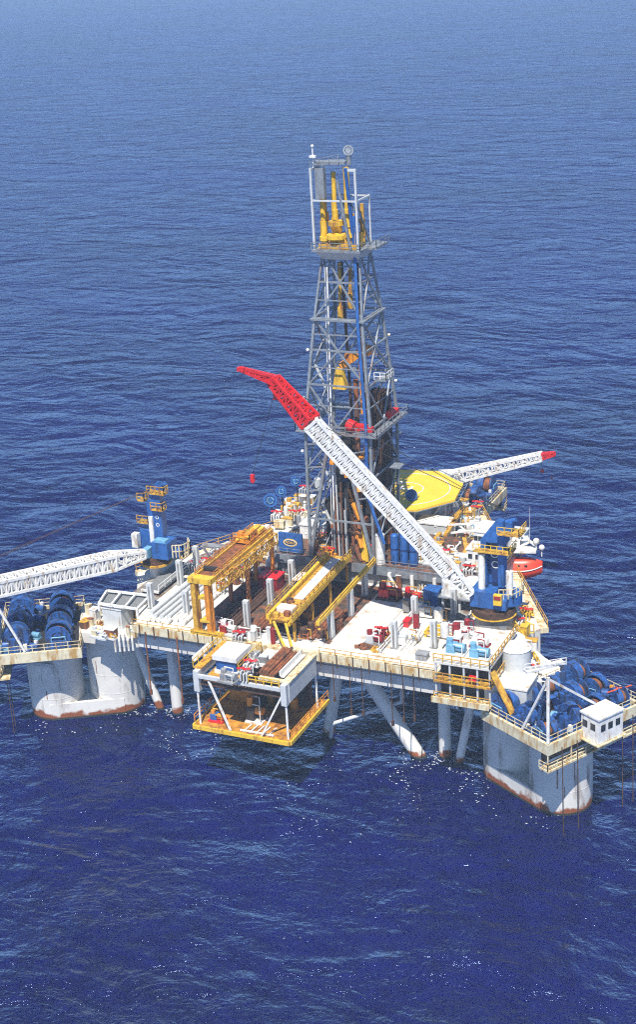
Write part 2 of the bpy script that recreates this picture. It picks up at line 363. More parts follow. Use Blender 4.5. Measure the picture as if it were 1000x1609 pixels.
for f in range(4):
    a_, b_ = f, (f + 1) % 4; mb = MB()
    for k in range(len(lv) - 1):
        z0, z1 = lv[k], lv[k + 1]
        if z1 != 33.5 or f != 0: mb.beam(dn(z1, a_), dn(z1, b_), .24)
        if f == 0 and z1 <= 41:    # open V-door on the front face
            continue
        md = (dn(z1, a_) + dn(z1, b_)) / 2
        if k % 2 == 0: mb.beam(dn(z0, a_), md, .22).beam(dn(z0, b_), md, .22)
        else:
            mm = (dn(z0, a_) + dn(z0, b_)) / 2; mb.beam(mm, dn(z1, a_), .22).beam(mm, dn(z1, b_), .22)
        mb.beam(dn((z0 + z1) / 2, a_), dn((z0 + z1) / 2, b_), .13)
        zm = (z0 + z1) / 2
        if z1 < 60: mb.beam(dn(zm, a_), dn(zm, a_).lerp(dn(zm, b_), .25), .14).beam(dn(zm, b_), dn(zm, b_).lerp(dn(zm, a_), .25), .14)
    if f == 0:
        fl, fr = dn(20, 0), dn(20, 1); tl = dn(38.5, 0).lerp(dn(38.5, 1), .34); tr = dn(37, 0).lerp(dn(37, 1), .62)
        mb.beam(fl, tl, .42).beam(fr, tr, .42)
        for k in range(5):
            t0, t1 = k / 5, (k + 1) / 5; z0, z1 = 20 + 18 * t0, 20 + 18 * t1
            mb.beam(fl.lerp(tl, t1), dn(z1, 0), .2); mb.beam(fl.lerp(tl, t1), dn(z0, 0), .2)
            if k > 1: mb.beam(fr.lerp(tr, t1), dn(z1, 1), .18)
    mb.build('bracing', 'steel', dk)
def ringdeck(z, wd, mt, name, rl=True, wx=0):
    cx, cy, h = dc(z); mb = MB(); H = h + wd
    mb.bb(cx - H, cx + H + wx, cy - H, cy - h, z - .25, z).bb(cx - H, cx + H + wx, cy + h, cy + H, z - .25, z)
    mb.bb(cx - H, cx - h, cy - h, cy + h, z - .25, z).bb(cx + h, cx + H + wx, cy - h, cy + h, z - .25, z)
    o = mb.build(name, mt, dk)
    if rl: MB().rail([(cx - H, cy - H, z), (cx + H + wx, cy - H, z), (cx + H + wx, cy + H, z), (cx - H, cy + H, z)], 1.1, 1.5, .045, True).build('railing', mt, o)
ringdeck(40.4, 1.1, 'steel', 'working_platform', True, .3)
ringdeck(56.5, .5, 'steel', 'narrow_platform', False)
cx, cy, h = dc(65.6)
# crown section
cb = MB(); cc = (dc(66)[0], 27.5)
for x, y, zt in ((-3.3, -3.4, 77.4), (3.3, -3.4, 77.4), (3.3, 1.2, 73.2), (-3.3, 1.2, 77.2)):
    cb.beam((cc[0] + x, cc[1] + y, 66), (cc[0] + x, cc[1] + y, zt), .28 if y < 0 else .2)
cb.beam((cc[0] - 3.3, cc[1] - 3.4, 73), (cc[0] + 3.3, cc[1] - 3.4, 73), .22).beam((cc[0] + 3.3, cc[1] - 3.4, 73), (cc[0] + 3.3, cc[1] + 1.2, 73), .22).beam((cc[0] - 3.3, cc[1] + 1.2, 73), (cc[0] + 3.3, cc[1] + 1.2, 73), .2)
cb.beam((cc[0] + 2.0, cc[1] - 3.4, 77.2), (cc[0] + 3.3, cc[1] - 3.4, 77.2), .34).beam((cc[0] - 3.3, cc[1] - 3.4, 77.2), (cc[0] - 3.3, cc[1] + 1.2, 77.2), .26)
cb.build('crown_frame', 'post', dk)
MB().beam((cc[0] + .6, cc[1] - 3.4, 75.8), (cc[0] + 2.2, cc[1] - 3.3, 66), .3).beam((cc[0] - 1.6, cc[1] + 1.2, 66), (cc[0] + .3, cc[1] + 1.2, 77), .2).beam((cc[0] + 3.3, cc[1] + 1.2, 66), (cc[0] + 3.3, cc[1] - 3.4, 73), .2).beam((cc[0] - 3.3, cc[1] + 1.2, 66), (cc[0], cc[1] + 1.2, 73), .16).beam((cc[0] + 3.3, cc[1] + 1.2, 66), (cc[0], cc[1] + 1.2, 73), .16).build('crown_brace', 'steel', dk)
for x, y in ((-2.8, -.4), (1.9, -.9), (2.6, -2.6)): MB().beam((cc[0] + x, cc[1] + y, 66.3), (cc[0] + x + .3, cc[1] + y, 76.2), .18).box((cc[0] + x, cc[1] + y, 70.2), (.9, .5, 1.3)).build('crown_post', 'gold' if x < 2.5 else 'blue', dk)
MB().bb(cc[0] - 3.7, cc[0] + 3.7, cc[1] - 3.7, cc[1] + 3.7, 65.95, 66.25).bb(cc[0] + 3.7, cc[0] + 5.0, cc[1] - 1, cc[1] + 3.6, 65.95, 66.2).build('crown_platform', 'steel', dk)
MB().rail([(cc[0] - 3.7, cc[1] - 3.7, 66.25), (cc[0] + 3.7, cc[1] - 3.7, 66.25), (cc[0] + 5, cc[1] - 1, 66.25), (cc[0] + 5, cc[1] + 3.6, 66.25)], 1.0, 1.6, .045).build('railing', 'steel', dk)
sk = MB(); top = [(cc[0] + a * 3.5, cc[1] + b * 3.4, 65.94) for a, b in ((-1, -1), (1, -1), (1, 1), (-1, 1))]; bot = [(cc[0] + a * 2.7, cc[1] + b * 2.1, 64.6) for a, b in ((-1, -1), (1, -1), (1, 1), (-1, 1))]
sk.add(top + bot, [(i, (i + 1) % 4, 4 + (i + 1) % 4, 4 + i) for i in range(4)]).build('crown_skirt', 'post', dk)
# gear in the crown: yellow compensator cylinders and sheaves
for x, y, z0, z1, r, mt in ((1.2, -1.6, 68, 77.3, .42, 'yellow'), (-.9, -1.2, 67.8, 76.6, .32, 'yellow'), (-2.5, -1.8, 66.3, 73.4, .36, 'yellow'), (-1.9, .6, 66.3, 73.2, .3, 'yellow'), (2.4, .6, 66.3, 72, .28, 'gold'), (.2, .4, 67, 76.6, .24, 'yellow')):
    MB().tube((cc[0] + x, cc[1] + y, z0), (cc[0] + x, cc[1] + y, z1), r, 12).tube((cc[0] + x, cc[1] + y, z0 + 1.2), (cc[0] + x, cc[1] + y, z0 + 3.6), r * 1.35, 12).build('compensator_cylinder', mt, dk)
for x, y, z, r in ((-.7, -1.4, 69.6, 1.15), (-.4, -2.0, 67.9, 1.5), (1.7, -2.2, 68.2, .8), (-2.2, -2.3, 67.6, .7)):
    MB().ring((cc[0] + x, cc[1] + y, z), .25, r, .55, (0, 0, 1), 18).ring((cc[0] + x, cc[1] + y, z - .7), .2, r * .75, .4, (.2, .9, .2), 16).build('sheave', 'yellow', dk)
MB().bb(cc[0] - 2.9, cc[0] + 2.8, cc[1] - 2.9, cc[1] - .4, 66.3, 66.9).bb(cc[0] + .9, cc[0] + 2.9, cc[1] - 2.6, cc[1] - .6, 66.9, 68.3).build('compensator_frame', 'gold', dk)
for x, z0, z1 in ((-.7, 55.5, 64), (.9, 57.5, 63.5)): MB().tube((cc[0] + x - .2, 26.4, z0), (cc[0] + x, 26.4, z1), .26, 10).tube((cc[0] + x - .2, 26.4, z0), (cc[0] + x - .2, 26.4, z0 + 2.2), .42, 10).build('hanging_cylinder', 'gold', dk)
# blue standpipe up the front right corner, grey and dark guides inside
bp_ = MB()
for a, b in zip([31] + lv[3:-1], lv[3:]): bp_.tube(dn(a, 1) + Vector((-.5, -.45, 0)), dn(b, 1) + Vector((-.5, -.45, 0)), .24, 8)
bp_.tube(dn(65.9, 1) + Vector((-.5, -.45, 0)), (cc[0] + 2.0, cc[1] - 3.6, 77.5), .26, 8).tube(dn(31, 1) + Vector((-.5, -.45, 0)), dn(24, 1) + Vector((2.0, -.6, 0)), .24, 8)
bp_.build('standpipe', 'blue', dk)
for x in (-1.5, .9):
    MB().beam((22.9 + x, 30.6, 20.1), (22.9 + x, 28.6, 63.6), .34).build('guide_rail', 'dbrown', dk)
MB().beam((20.0, 24.2, 20.1), (20.8, 24.9, 63.6), .2).beam((19.4, 24.6, 20.1), (20.3, 25.2, 63.6), .1).build('riser_pipe', 'white', dk)
for k in range(7):
    x = 19.9 + k * .11; y = 23.4
MB().bb(19.6, 21.2, 29.2, 31.8, 20.02, 39).bb(24.4, 26.2, 29.6, 32, 20.02, 38).build('racking_arm_column', 'dark', dk)
mb = MB(); mb.prism([(22.3, 25.4), (24.6, 25.4), (24.6, 27), (22.3, 27)], 20.02, 26).tube((23.5, 26.4, 26), (23.6, 26.6, 47), .38, 10)
mb.build('top_drive_rail', 'rust', dk)
MB().add([(21.1, 23.9, 46.2), (23.1, 23.9, 46.2), (22.6, 23.9, 49.3), (21.8, 23.9, 49.3), (21.1, 25.1, 46.2), (23.1, 25.1, 46.2), (22.6, 25.1, 49.3), (21.8, 25.1, 49.3)],
         [(0, 1, 2, 3), (7, 6, 5, 4), (0, 4, 5, 1), (1, 5, 6, 2), (2, 6, 7, 3), (3, 7, 4, 0)]).build('travelling_block', 'yellow', dk)
MB().beam((22.2, 24.6, 49.4), (25.2, 26.6, 51.6), 1.0, .8).box((23.4, 25.4, 50.6), (1.2, 1, 1.2)).box((25.3, 26.8, 51.4), (1.4, 1.2, 1.3)).tube((24.6, 26.4, 51), (24.6, 26.4, 42), .3, 8).build('block_carriage', 'orange', dk)
MB().tube((25.0, 22.3, 41.3), (23.9, 22.5, 41.6), .85, 14).box((26.0, 22.6, 41.3), (2.0, .9, .8)).box((27.2, 22.6, 41.1), (1, .9, .7)).build('tugger_winch', 'red', dk)
MB().tube((27.6, 28.6, 41.3), (27.6, 30.4, 41.3), .6, 12).box((27.5, 31.4, 41), (.9, 1.5, .8)).build('tugger_winch', 'red', dk)
for i in range(6):
    a = 23.6 + i * .55; MB().beam((24.6 + .2 * (i % 2), 23.2, 20.1 + i * 2.2), (23.4 + .4 * (i % 3), 24.0, 22.3 + i * 2.2), .55, .4).box((24.2, 24, 21.4 + 2.3 * i), (1.1, .7, .6)).build('hydraulic_arm', 'orange' if i % 2 else 'rust', dk)
MB().tube((21, 27.5, 20.1), (21, 27.5, 22.5), 1.2, 16).box((22.5, 26, 20.8), (3.4, 2.6, 1.4)).build('floor_machinery', 'dbrown', dk)
MB().bb(17.2, 19.8, 27.6, 31.6, 20.02, 27.5).build('setback_wall', 'dark', dk)
# top: dish, small mast, tilted frame
MB().ring((cc[0] + 1.0, cc[1], 79.3), .5, .72, .5, (.4, -1, .25), 20).ring((cc[0] + 1.0, cc[1], 79.3), 0, .4, .5, (.4, -1, .25), 12).box((cc[0] + 1.0, cc[1], 79.3), (1.3, .2, .14)).box((cc[0] + 1.0, cc[1], 79.3), (.14, .2, 1.3)).tube((cc[0] + 1, cc[1], 77.4), (cc[0] + 1, cc[1], 79), .35, 8).build('crown_dish', 'steel', dk)
MB().box((cc[0] - 1.2, cc[1] - 1.4, 77.9), (4.4, 2.6, .3), .25).rail([(cc[0] - 3.4, cc[1] - 3.2, 77.4), (cc[0] + .6, cc[1] - 2.6, 78.3)], .9, 1.4, .04).bb(cc[0] - 2.9, cc[0] - 1.6, cc[1] - 3, cc[1] - 2.3, 73.2, 77.3).build('top_frame', 'steel', dk)
MB().beam((cc[0] - 3.0, cc[1] - 3, 77.4), (cc[0] - 3.0, cc[1] - 3, 80.2), .14).box((cc[0] - 3, cc[1] - 3, 78.9), (.9, .5, .3)).sphere((cc[0] - 3, cc[1] - 3, 80.3), .22).build('beacon_mast', 'white', dk)
for z in (24, 29, 37, 45, 52): 
    MB().sphere(dn(z, 0) + Vector((-.5, -.3, 0)), .24).build('floodlight', 'white', dk); MB().sphere(dn(z, 2) + Vector((.6, -.3, .6)), .24).build('floodlight', 'white', dk)
MB().bb(27.4, 29.2, 24.6, 27.4, 47.6, 47.8).bb(27.2, 29.4, 28.0, 30.0, 33.4, 33.6).build('side_balcony', 'steel', dk)
MB().rail([(27.4, 24.6, 47.8), (29.2, 24.6, 47.8), (29.2, 27.4, 47.8)], 1.1, .9, .05).build('railing', 'white', dk)
for k in range(9):      # zigzag ladders inside the left side
    z = 21 + k * 3.6; MB().beam((18.2 + (k % 2) * 1.6, 24.4, z), (19.8 - (k % 2) * 1.6, 24.6, z + 3.5), .5, .12).build('ladder', 'post', dk)
for k, (x, y, z, h_, mt_) in enumerate(((21.2, 25.6, 20.1, 7, 'dbrown'), (22.4, 28.6, 20.1, 12, 'dark'), (24.6, 27.4, 20.1, 9, 'dark'), (20.4, 28.8, 20.1, 16, 'dark'), (26.0, 27.0, 20.1, 14, 'dbrown'), (23.9, 30.8, 20.1, 22, 'dark'))):
    MB().bb(x - .5, x + .5, y - .5, y + .5, z, z + h_).tube((x + .7, y - .4, z), (x + .7, y - .4, z + h_ * .9), .14, 6).box((x, y - .6, z + h_ * .6), (1.5, .3, .5)).build('machinery_column', mt_, dk)
for k in range(7):
    MB().tube((20.2 + .34 * k, 23.9 + .3 * (k % 2), 20.1), (20.2 + .34 * k, 23.9 + .3 * (k % 2), 27.5 + (k * 7 % 5)), .13, 6).build('pipe_stand', ('steel', 'rust', 'post')[k % 3], dk)
MB().beam((22.6, 23.4, 33.5), (24.8, 23.8, 33.8), .9, .7).box((23.2, 23.3, 34.6), (1.2, .9, 1.6)).build('pipe_handler_head', 'orange', dk)
MB().beam((25.0, 23.6, 20.2), (24.4, 24.4, 26.5), .7, .5).beam((25.6, 23.3, 20.2), (25.2, 23.6, 24.5), .5, .4).build('pipe_handler_arm', 'yellow', dk)
rq = random.Random(3)
for k in range(26):
    x, y, z0 = rq.uniform(18.6, 26.6), rq.uniform(28.2, 31.9), 20.05; hgt = rq.uniform(4, 15) if k % 3 else rq.uniform(2, 5)
    MB().bb(x - rq.uniform(.3, .7), x + rq.uniform(.3, .7), y - .4, y + .4, z0, z0 + hgt).box((x, y - .6, z0 + hgt * rq.uniform(.3, .9)), (1.2, .5, rq.uniform(.5, 1.5))).build('dark_machinery_fill', rq.choice(('dark', 'dark', 'dbrown', 'rust', 'navy', 'dark')), dk)  # machinery boxes as a backdrop, coloured dark for the shade inside the derrick
for k in range(16):
    x, y, z0 = rq.uniform(19.4, 25.6), rq.uniform(26.2, 28.2), rq.uniform(20.1, 26)
    MB().bb(x - .45, x + .45, y - .35, y + .35, z0, z0 + rq.uniform(3, 9)).build('dark_machinery_fill', rq.choice(('dark', 'dark', 'dbrown', 'dark')), dk)  # more filler boxes, their dark colour deepens the shade mid-derrick
for k in range(34):
    x, y, z0 = rq.uniform(19.5, 26.2), rq.uniform(23.4, 27.5), rq.uniform(20.3, 38)
    MB().beam((x, y, z0), (x + rq.uniform(-.8, .8), y, z0 + rq.uniform(.5, 2.6)), .3, .25).box((x, y - .2, z0), (.7, .4, .5)).build('machinery_detail', rq.choice(('orange', 'rust', 'post', 'dbrown', 'gold', 'orange')), dk)
# stands of dark pipe racked inside the derrick
proto = None
for i in range(48):
    gx, gy = i % 8, i // 8
    x = 24.3 + gx * .36 + (.1 if gy % 2 else 0); y = 29.0 + gy * .5 - (gx % 2) * .15
    if proto is None:
        proto = one('drill_pipe', MB().tube((x, y, 20.02), (x, y, 44.5), .13, 6), 'dbrown', 'thin dark drill pipe stood upright inside the right rear of the derrick', 'drill pipe', 'drill pipes stood in the derrick')
    else:
        o = proto.copy(); COL.objects.link(o); o.location = (x, y, 20.02)

# ------------------------------------------------------------------ cranes
def boom_line(root, p, q, w, h, n, name='boom', mt='white', **k):
    return MB().truss(p, q, w, h, n, **k).build(name, mt, root)
# right crane: raised boom across the derrick
c0 = Vector((48.5, 13.2, 17))
cr = T('pedestal_crane', 'blue crane on wide grey pedestal, long white red-tipped boom raised across the derrick', 'crane', c0, 'blue pedestal cranes')
MB().tube(c0 - Vector((0, 0, .02)), c0 + Vector((0, 0, 2.6)), 2.6, 40).build('pedestal', 'grey', cr)
MB().ring(c0 + Vector((0, 0, 3.2)), 1.6, 2.95, 1.0, n=40).ring(c0 + Vector((0, 0, 3.75)), 0, 2.2, 1.1).build('slewing_ring', 'dbrown', cr)
MB().ring(c0 + Vector((0, 0, 2.75)), 2.4, 3.1, .14, n=40).build('ring_walkway', 'yellow', cr)
H = MB(); H.bb(45.8, 49.3, 11.0, 15.2, 21.2, 23.5).bb(49.3, 50.9, 10.9, 15.6, 21.2, 22.6); H.ring((50.2, 14, 21.9), 0, 2.0, 1.3, n=28)
hs = H.build('machinery_house', 'blue', cr)
MB().rail([(49.8, 11.4, 22.6), (51.6, 12, 22.6), (52.4, 14, 22.6), (51.6, 15.9, 22.6)], 1.4, .7, .06).build('railing', 'cream', hs)
MB().box((49.9, 10.6, 22.9), (1.1, .6, 1.5)).build('driver_cab', 'yellow', cr); MB().bb(49.45, 50.4, 10.22, 10.298, 23.0, 23.5).build('cab_window', 'dred', cr)
tw = MB(); tw.box((47.3, 13.4, 27), (.8, 1.5, 6.4)).box((49.7, 13.4, 27), (.8, 1.5, 6.4)).box((48.5, 14.1, 27), (2, .5, 6.4))
tw.add([(46.7, 12.6, 30.2), (50.5, 12.6, 30.2), (50.5, 14.4, 30.2), (46.7, 14.4, 30.2), (48.9, 12.9, 33.2), (49.9, 12.9, 33.2), (49.9, 14.2, 33.2), (48.9, 14.2, 33.2)], [(0, 1, 5, 4), (1, 2, 6, 5), (2, 3, 7, 6), (3, 0, 4, 7), (4, 5, 6, 7), (3, 2, 1, 0)])
tw.build('tower', 'blue', cr)
MB().bb(48.3, 49.2, 13.0, 13.7, 24.3, 30).build('tower_panel', 'navy', cr)
MB().tube((47.1, 12.35, 23.5), (47.1, 12.35, 28.6), .5, 14).build('air_cylinder', 'white', cr)
MB().tube((50.8, 13.0, 22.6), (50.8, 13.0, 26.2), .5, 14).build('air_cylinder', 'white', cr)
for zz, x0, x1 in ((29.0, 46.2, 51.2), (31.8, 49.6, 52.6)):
    pf = MB().bb(x0, x1, 11.6, 12.55, zz, zz + .18).bb(x0 + .2, x1, 12.6, 14.9, zz - .3, zz - .1).build('service_platform', 'gold', cr)
    MB().rail([(x0, 11.6, zz + .18), (x1, 11.6, zz + .18), (x1, 14.8, zz + .1)], 1.0, .9, .045).build('railing', 'yellow', pf)
MB().bb(50.3, 51.2, 13.0, 14.2, 31.9, 33.2).tube((50.2, 13.6, 33.0), (51.6, 13.6, 33.5), .3, 12).build('sheave_head', 'blue', cr)
bf = Vector((45.9, 10.9, 23.2)); bj = at(489, 664, 48.5); be = at(430, 597, 53.5); bt = at(379, 580, 55.5)
d = (bj - bf).normalized(); bk = bf + d * 4.5
MB().truss(bf, bk, .9, .9, 4, .34, .2, 1.95, 1.9).truss(bk, bj, 1.95, 1.9, 52, .38, .22).build('boom', 'white', cr)
for sgn in (-1, 1):
    pass
rt = MB().truss(bj + d * .12, be, 2.0, 1.9, 10, .34, .24, 1.3, 1.2).truss(be, bt, 1.1, 1.0, 6, .34, .24, .35, .35).box(be + Vector((.3, 0, -1.5)), (.7, .7, 2.2)).box(bt, (1.0, .6, .5)).build('boom_tip', 'red', cr)
MB().tube(be + Vector((.3, 0, -1)), at(397, 745, 38.5), .035, 5).build('hoist_wire', 'dark', cr)
MB().box(at(397, 751, 38), (.5, .5, 1.0)).ring(at(397, 756, 37.6), .1, .3, .15, (0, 1, 0), 10).build('hook_block', 'red', cr)
for z, k in ((35, 8), (34.6, 12)):
    MB().tube((50.5, 13.5, z - .3), bf.lerp(bj, .93) + Vector((0, 0, 1.2)) if k == 8 else be, .05, 5).build('pendant_wire', 'dark', cr)
# letters on the right tower
def text_mesh(name, body, size, mt, parent, loc, rot, ext=.02):
    cu = bpy.data.curves.new(name, 'FONT'); cu.body = body; cu.size = size; cu.align_x = 'CENTER'; cu.align_y = 'CENTER'; cu.extrude = ext
    tmp = bpy.data.objects.new(name + '_t', cu); me = bpy.data.meshes.new_from_object(tmp); bpy.data.objects.remove(tmp)
    me.materials.clear(); me.materials.append(M[mt]); o = bpy.data.objects.new(name, me); COL.objects.link(o)
    o.location = Vector(loc) - Vector(parent['_o']); o.rotation_euler = rot; o.parent = parent; return o
text_mesh('lettering', 'O\nC', 1.5, 'white', cr, (48.75, 12.97, 27.6), (R(90), 0, 0))

# left crane: boom lying level out over the left winches
c0 = Vector((-6.2, 15.4, 17))
cl = T('pedestal_crane', 'blue crane with white tower panel at left, white boom lying level over the left winches', 'crane', c0, 'blue pedestal cranes')
MB().tube(c0 - Vector((0, 0, .02)), c0 + Vector((0, 0, 2.4)), .85, 24).tube(c0 + Vector((0, 0, 1.3)), c0 + Vector((0, 0, 2.4)), .85, 24, 2.0).build('pedestal', 'white', cl)
MB().ring(c0 + Vector((0.3, 0, 2.6)), 0, 2.1, .7, n=32).ring(c0 + Vector((.3, 0, 3.2)), 0, 1.7, .7).build('slewing_ring', 'dbrown', cl)
MB().ring(c0 + Vector((.3, 0, 2.45)), 2.0, 2.4, .3, n=32).build('ring_walkway', 'gold', cl)
MB().bb(-5.6, -2.9, 13.9, 17, 20.6, 23.2).bb(-8.4, -5.6, 15.4, 17.4, 20.6, 24.4).bb(-2.9, -1.6, 15, 17.2, 20.6, 21.4).build('machinery_house', 'blue', cl)
MB().bb(-5.2, -3.2, 14.1, 15.3, 23.2, 23.6).bb(-6.9, -5.9, 13.3, 14.8, 20.7, 22.2).build('equipment_box', 'lblue', cl)
tw = MB(); tw.box((-5.5, 16.2, 25.8), (2.3, 1.5, 6.2)).add([(-6.6, 15.5, 27.7), (-4.7, 15.5, 27.7), (-4.7, 16.9, 27.7), (-6.6, 16.9, 27.7), (-5.5, 15.6, 30.6), (-4.2, 15.6, 30.6), (-4.2, 16.8, 30.6), (-5.5, 16.8, 30.6)], [(0, 1, 5, 4), (1, 2, 6, 5), (2, 3, 7, 6), (3, 0, 4, 7), (4, 5, 6, 7), (3, 2, 1, 0)])
tw.build('tower', 'blue', cl)
MB().bb(-6.45, -5.75, 15.15, 15.44, 22.6, 26.8).build('tower_panel', 'white', cl)
for zz, x0, x1, y0 in ((28.0, -5.6, -3.6, 14.8), (30.5, -6.1, -3.2, 15), (25.4, -8.6, -6.7, 15.4), (29.0, -8.2, -7.0, 15.4)):
    pf = MB().bb(x0, x1, y0, y0 + 1.2, zz, zz + .2).build('service_platform', 'gold', cl)
    MB().rail([(x0, y0, zz + .2), (x1, y0, zz + .2), (x1, y0 + 1.2, zz + .2)], 1.1, .8, .06).build('railing', 'gold', pf)
MB().ring((-4.6, 16.2, 31.5), .3, .75, .4, (.3, -1, 0), 16).tube((-5.6, 16.2, 30.9), (-3.4, 16.2, 32.0), .3, 10).build('sheave_head', 'blue', cl)
MB().rail([(-2.4, 14.6, 20.8), (-1, 15.2, 20.8), (-.6, 16.8, 20.8), (-1.6, 18, 20.8)], 2.0, .6, .08).bb(-2.6, -.8, 15, 17.4, 20.6, 20.8).build('railing', 'cream', cl)
MB().box((-8.6, 14.6, 23.0), (1.0, 1.0, 2.2)).build('driver_cab', 'white', cl)
text_mesh('lettering', 'o\no', 1.2, 'white', cl, (-5.05, 15.45, 26.2), (R(90), 0, 0))
bf = Vector((-6.0, 12.4, 21.9)); q1 = at(0, 921, 22.8); d = (q1 - bf).normalized(); bk = bf + d * 5; bj = bf + d * 36
MB().truss(bf, bk, 1.0, .9, 4, .34, .2, 2.3, 2.1).truss(bk, bj, 2.3, 2.1, 42, .40, .22).build('boom', 'white', cl)
MB().tube((-4.8, 16.2, 31.6), bj + Vector((0, 0, 1.5)), .035, 5).tube((-5.2, 16.2, 31.3), bj + Vector((0, .5, 1.2)), .035, 5).build('pendant_wire', 'dbrown', cl)
MB().truss(bj + d * .12, bj + d * 6, 2.2, 2.0, 4, .32, .2, .8, .8).build('boom_tip', 'red', cl)

# rear crane: white boom behind the helideck
c0 = Vector((26.6, 58.4, 14.2)); p = at(712, 750, 20.6); q = at(852, 717, 25.5); q2 = at(872, 713, 26.2)
cb_ = T('pedestal_crane', 'far crane behind the helideck, white boom with small red tip over the rear winches', 'crane', c0, 'blue pedestal cranes')
MB().tube(c0, c0 + Vector((0, 0, 4.2)), 1.1, 24).build('pedestal', 'grey', cb_)
MB().box(c0 + Vector((0, 0, 5)), (3, 3, 1.6)).build('machinery_house', 'blue', cb_)
MB().box(p + Vector((-.9, .2, .3)), (3.0, 2.0, 1.2), .4).box(p + Vector((.8, .3, 0)), (2, 1.6, 1.4), .3).build('boom_heel', 'white', cb_)
MB().truss(p, q, 2.0, 1.8, 14, .34, .2, 1.2, 1.1).build('boom', 'white', cb_)
MB().truss(q, q2, 1.0, .9, 2, .24, .2, .5, .5).build('boom_tip', 'red', cb_)
h1 = at(853, 740, 22.2); MB().tube(q, h1, .03, 5).build('hoist_wire', 'dark', cb_)
MB().sphere(h1, .36).sphere(at(868, 751, 20.6), .2).build('hook_block', 'red', cb_)

# ------------------------------------------------------------------ winch platforms
def winch_platform(ang, label, z=13.3, mast=True):
    r0, r1, hw = 38.8, 51.2, 8.2
    if ang == 210: r0, r1, z = 40.0, 52.2, 12.9
    t = T('winch_platform', label, 'platform', pol(ang, 45, 0, 12.6), 'winch platforms at the corners of the rig')
    P4 = [pol(ang, r, s, 0) for r, s in ((r0, -hw), (r1, -hw), (r1, hw), (r0, hw))]
    MB().prism([tuple(pol(ang, r, s)[:2]) for r, s in ((r0 + .45, -hw + .45), (r1 - .45, -hw + .45), (r1 - .45, hw - .45), (r0 + .45, hw - .45))], 12.202, z).build('floor', 'dark', t)  # coloured dark to stand in for shade in the gaps between winches
    for i in range(4):
        a, b = P4[i], P4[(i + 1) % 4]; dd = (b - a).normalized()
        e0, e1 = (0, 0) if i % 2 == 0 else (-.45, .45)
        a2 = a + dd * (.9 if i % 2 else 0) * .5; b2 = b - dd * (.9 if i % 2 else 0) * .5
        nrm = Vector((dd.y, -dd.x, 0)); off = -nrm * .225
        MB().beam(a2 + off + Vector((0, 0, z - .25)), b2 + off + Vector((0, 0, z - .25)), .45, 1.5).build('edge_beam', 'cream', t)
    pr = [p + (C + (pol(ang, 45) - C) - p).normalized() * .3 + Vector((0, 0, z + .5)) for p in P4]
    MB().rail(pr, 1.1, 1.6, .045, True).build('railing', 'cream', t)
    # lower walkway outboard
    lw = MB(); zl = z - 3.2
    for (r, s), (r2, s2) in (((r1 - 1.6, -hw), (r1, hw)),): lw.prism([tuple(pol(ang, a, b)[:2]) for a, b in ((r, s), (r2, s), (r2, s2), (r, s2))], zl - .25, zl)
    lw = lw.build('lower_walkway', 'cream', t)
    rl = MB().rail([pol(ang, r1 - 1.6, -hw, zl), pol(ang, r1 - .1, -hw, zl), pol(ang, r1 - .1, hw, zl)], 1.0, 1.6, .05)
    for s in (-hw + .1, -hw / 2, 0, hw / 2, hw - .1): rl.beam(pol(ang, r1 - .15, s, zl), pol(ang, r1 - .15, s, z - 1.0), .16)
    MB().beam(pol(ang, r1 - 1.7, -hw + .5, z - 1.9), pol(ang, r1 - 1.7, hw - .5, z - 1.9), .16, 2.0).build('back_panel', 'dark', t)
    rl.build('railing', 'cream', t)
    br = MB(); br.beam(pol(ang, 45, -4, 9), pol(ang, 50.4, -7.7, 12.4), .5).beam(pol(ang, 45, 4, 9), pol(ang, 50.4, 7.7, 12.4), .5)
    br.build('support_brace', 'post', t)
    return t
WL = winch_platform(210, 'left winch platform with cream edge beam, beside the level crane boom')
WR = winch_platform(-30, 'right winch platform with cream edge beam, white mast frame and white cabin beside it')
WB = winch_platform(90, 'rear winch platform with cream edge beam, partly hidden behind the yellow helideck')
# white mast frames
def mast(corner, tops, label):
    b = Vector(corner); t = T('mast_frame', label, 'mast', b, 'white mast frames on the winch platforms')
    top = b + Vector((0, 0, 9)); MB().beam(b, top, .34).build('post', 'white', t)
    for q in tops: MB().beam(top + Vector((0, 0, -.2)), q, .3).build('stay', 'white', t)
    return t
fr = pol(-30, 50.9, -7.9, 13.9)
mr = mast(fr, [pol(-30, 46.3, -7.9, 13.9), pol(-30, 50.8, 3.0, 14.2)], 'white mast with two slanting stays at the front corner of the right winch platform')
MB().box(fr + Vector((-1.2, 2.4, 9.1)), (1.0, 5.4, .25), -.75).rail([fr + Vector((-3, .4, 9.2)), fr + Vector((1.2, 3.6, 9.2))], .9, 1.2, .05).build('top_walkway', 'white', mr)
fl_ = pol(210, 51.6, 7.6, 13.5)
ml = mast(fl_, [pol(210, 48.0, 7.9, 13.5)], 'white boom rest post with one slanting stay on the left winch platform')

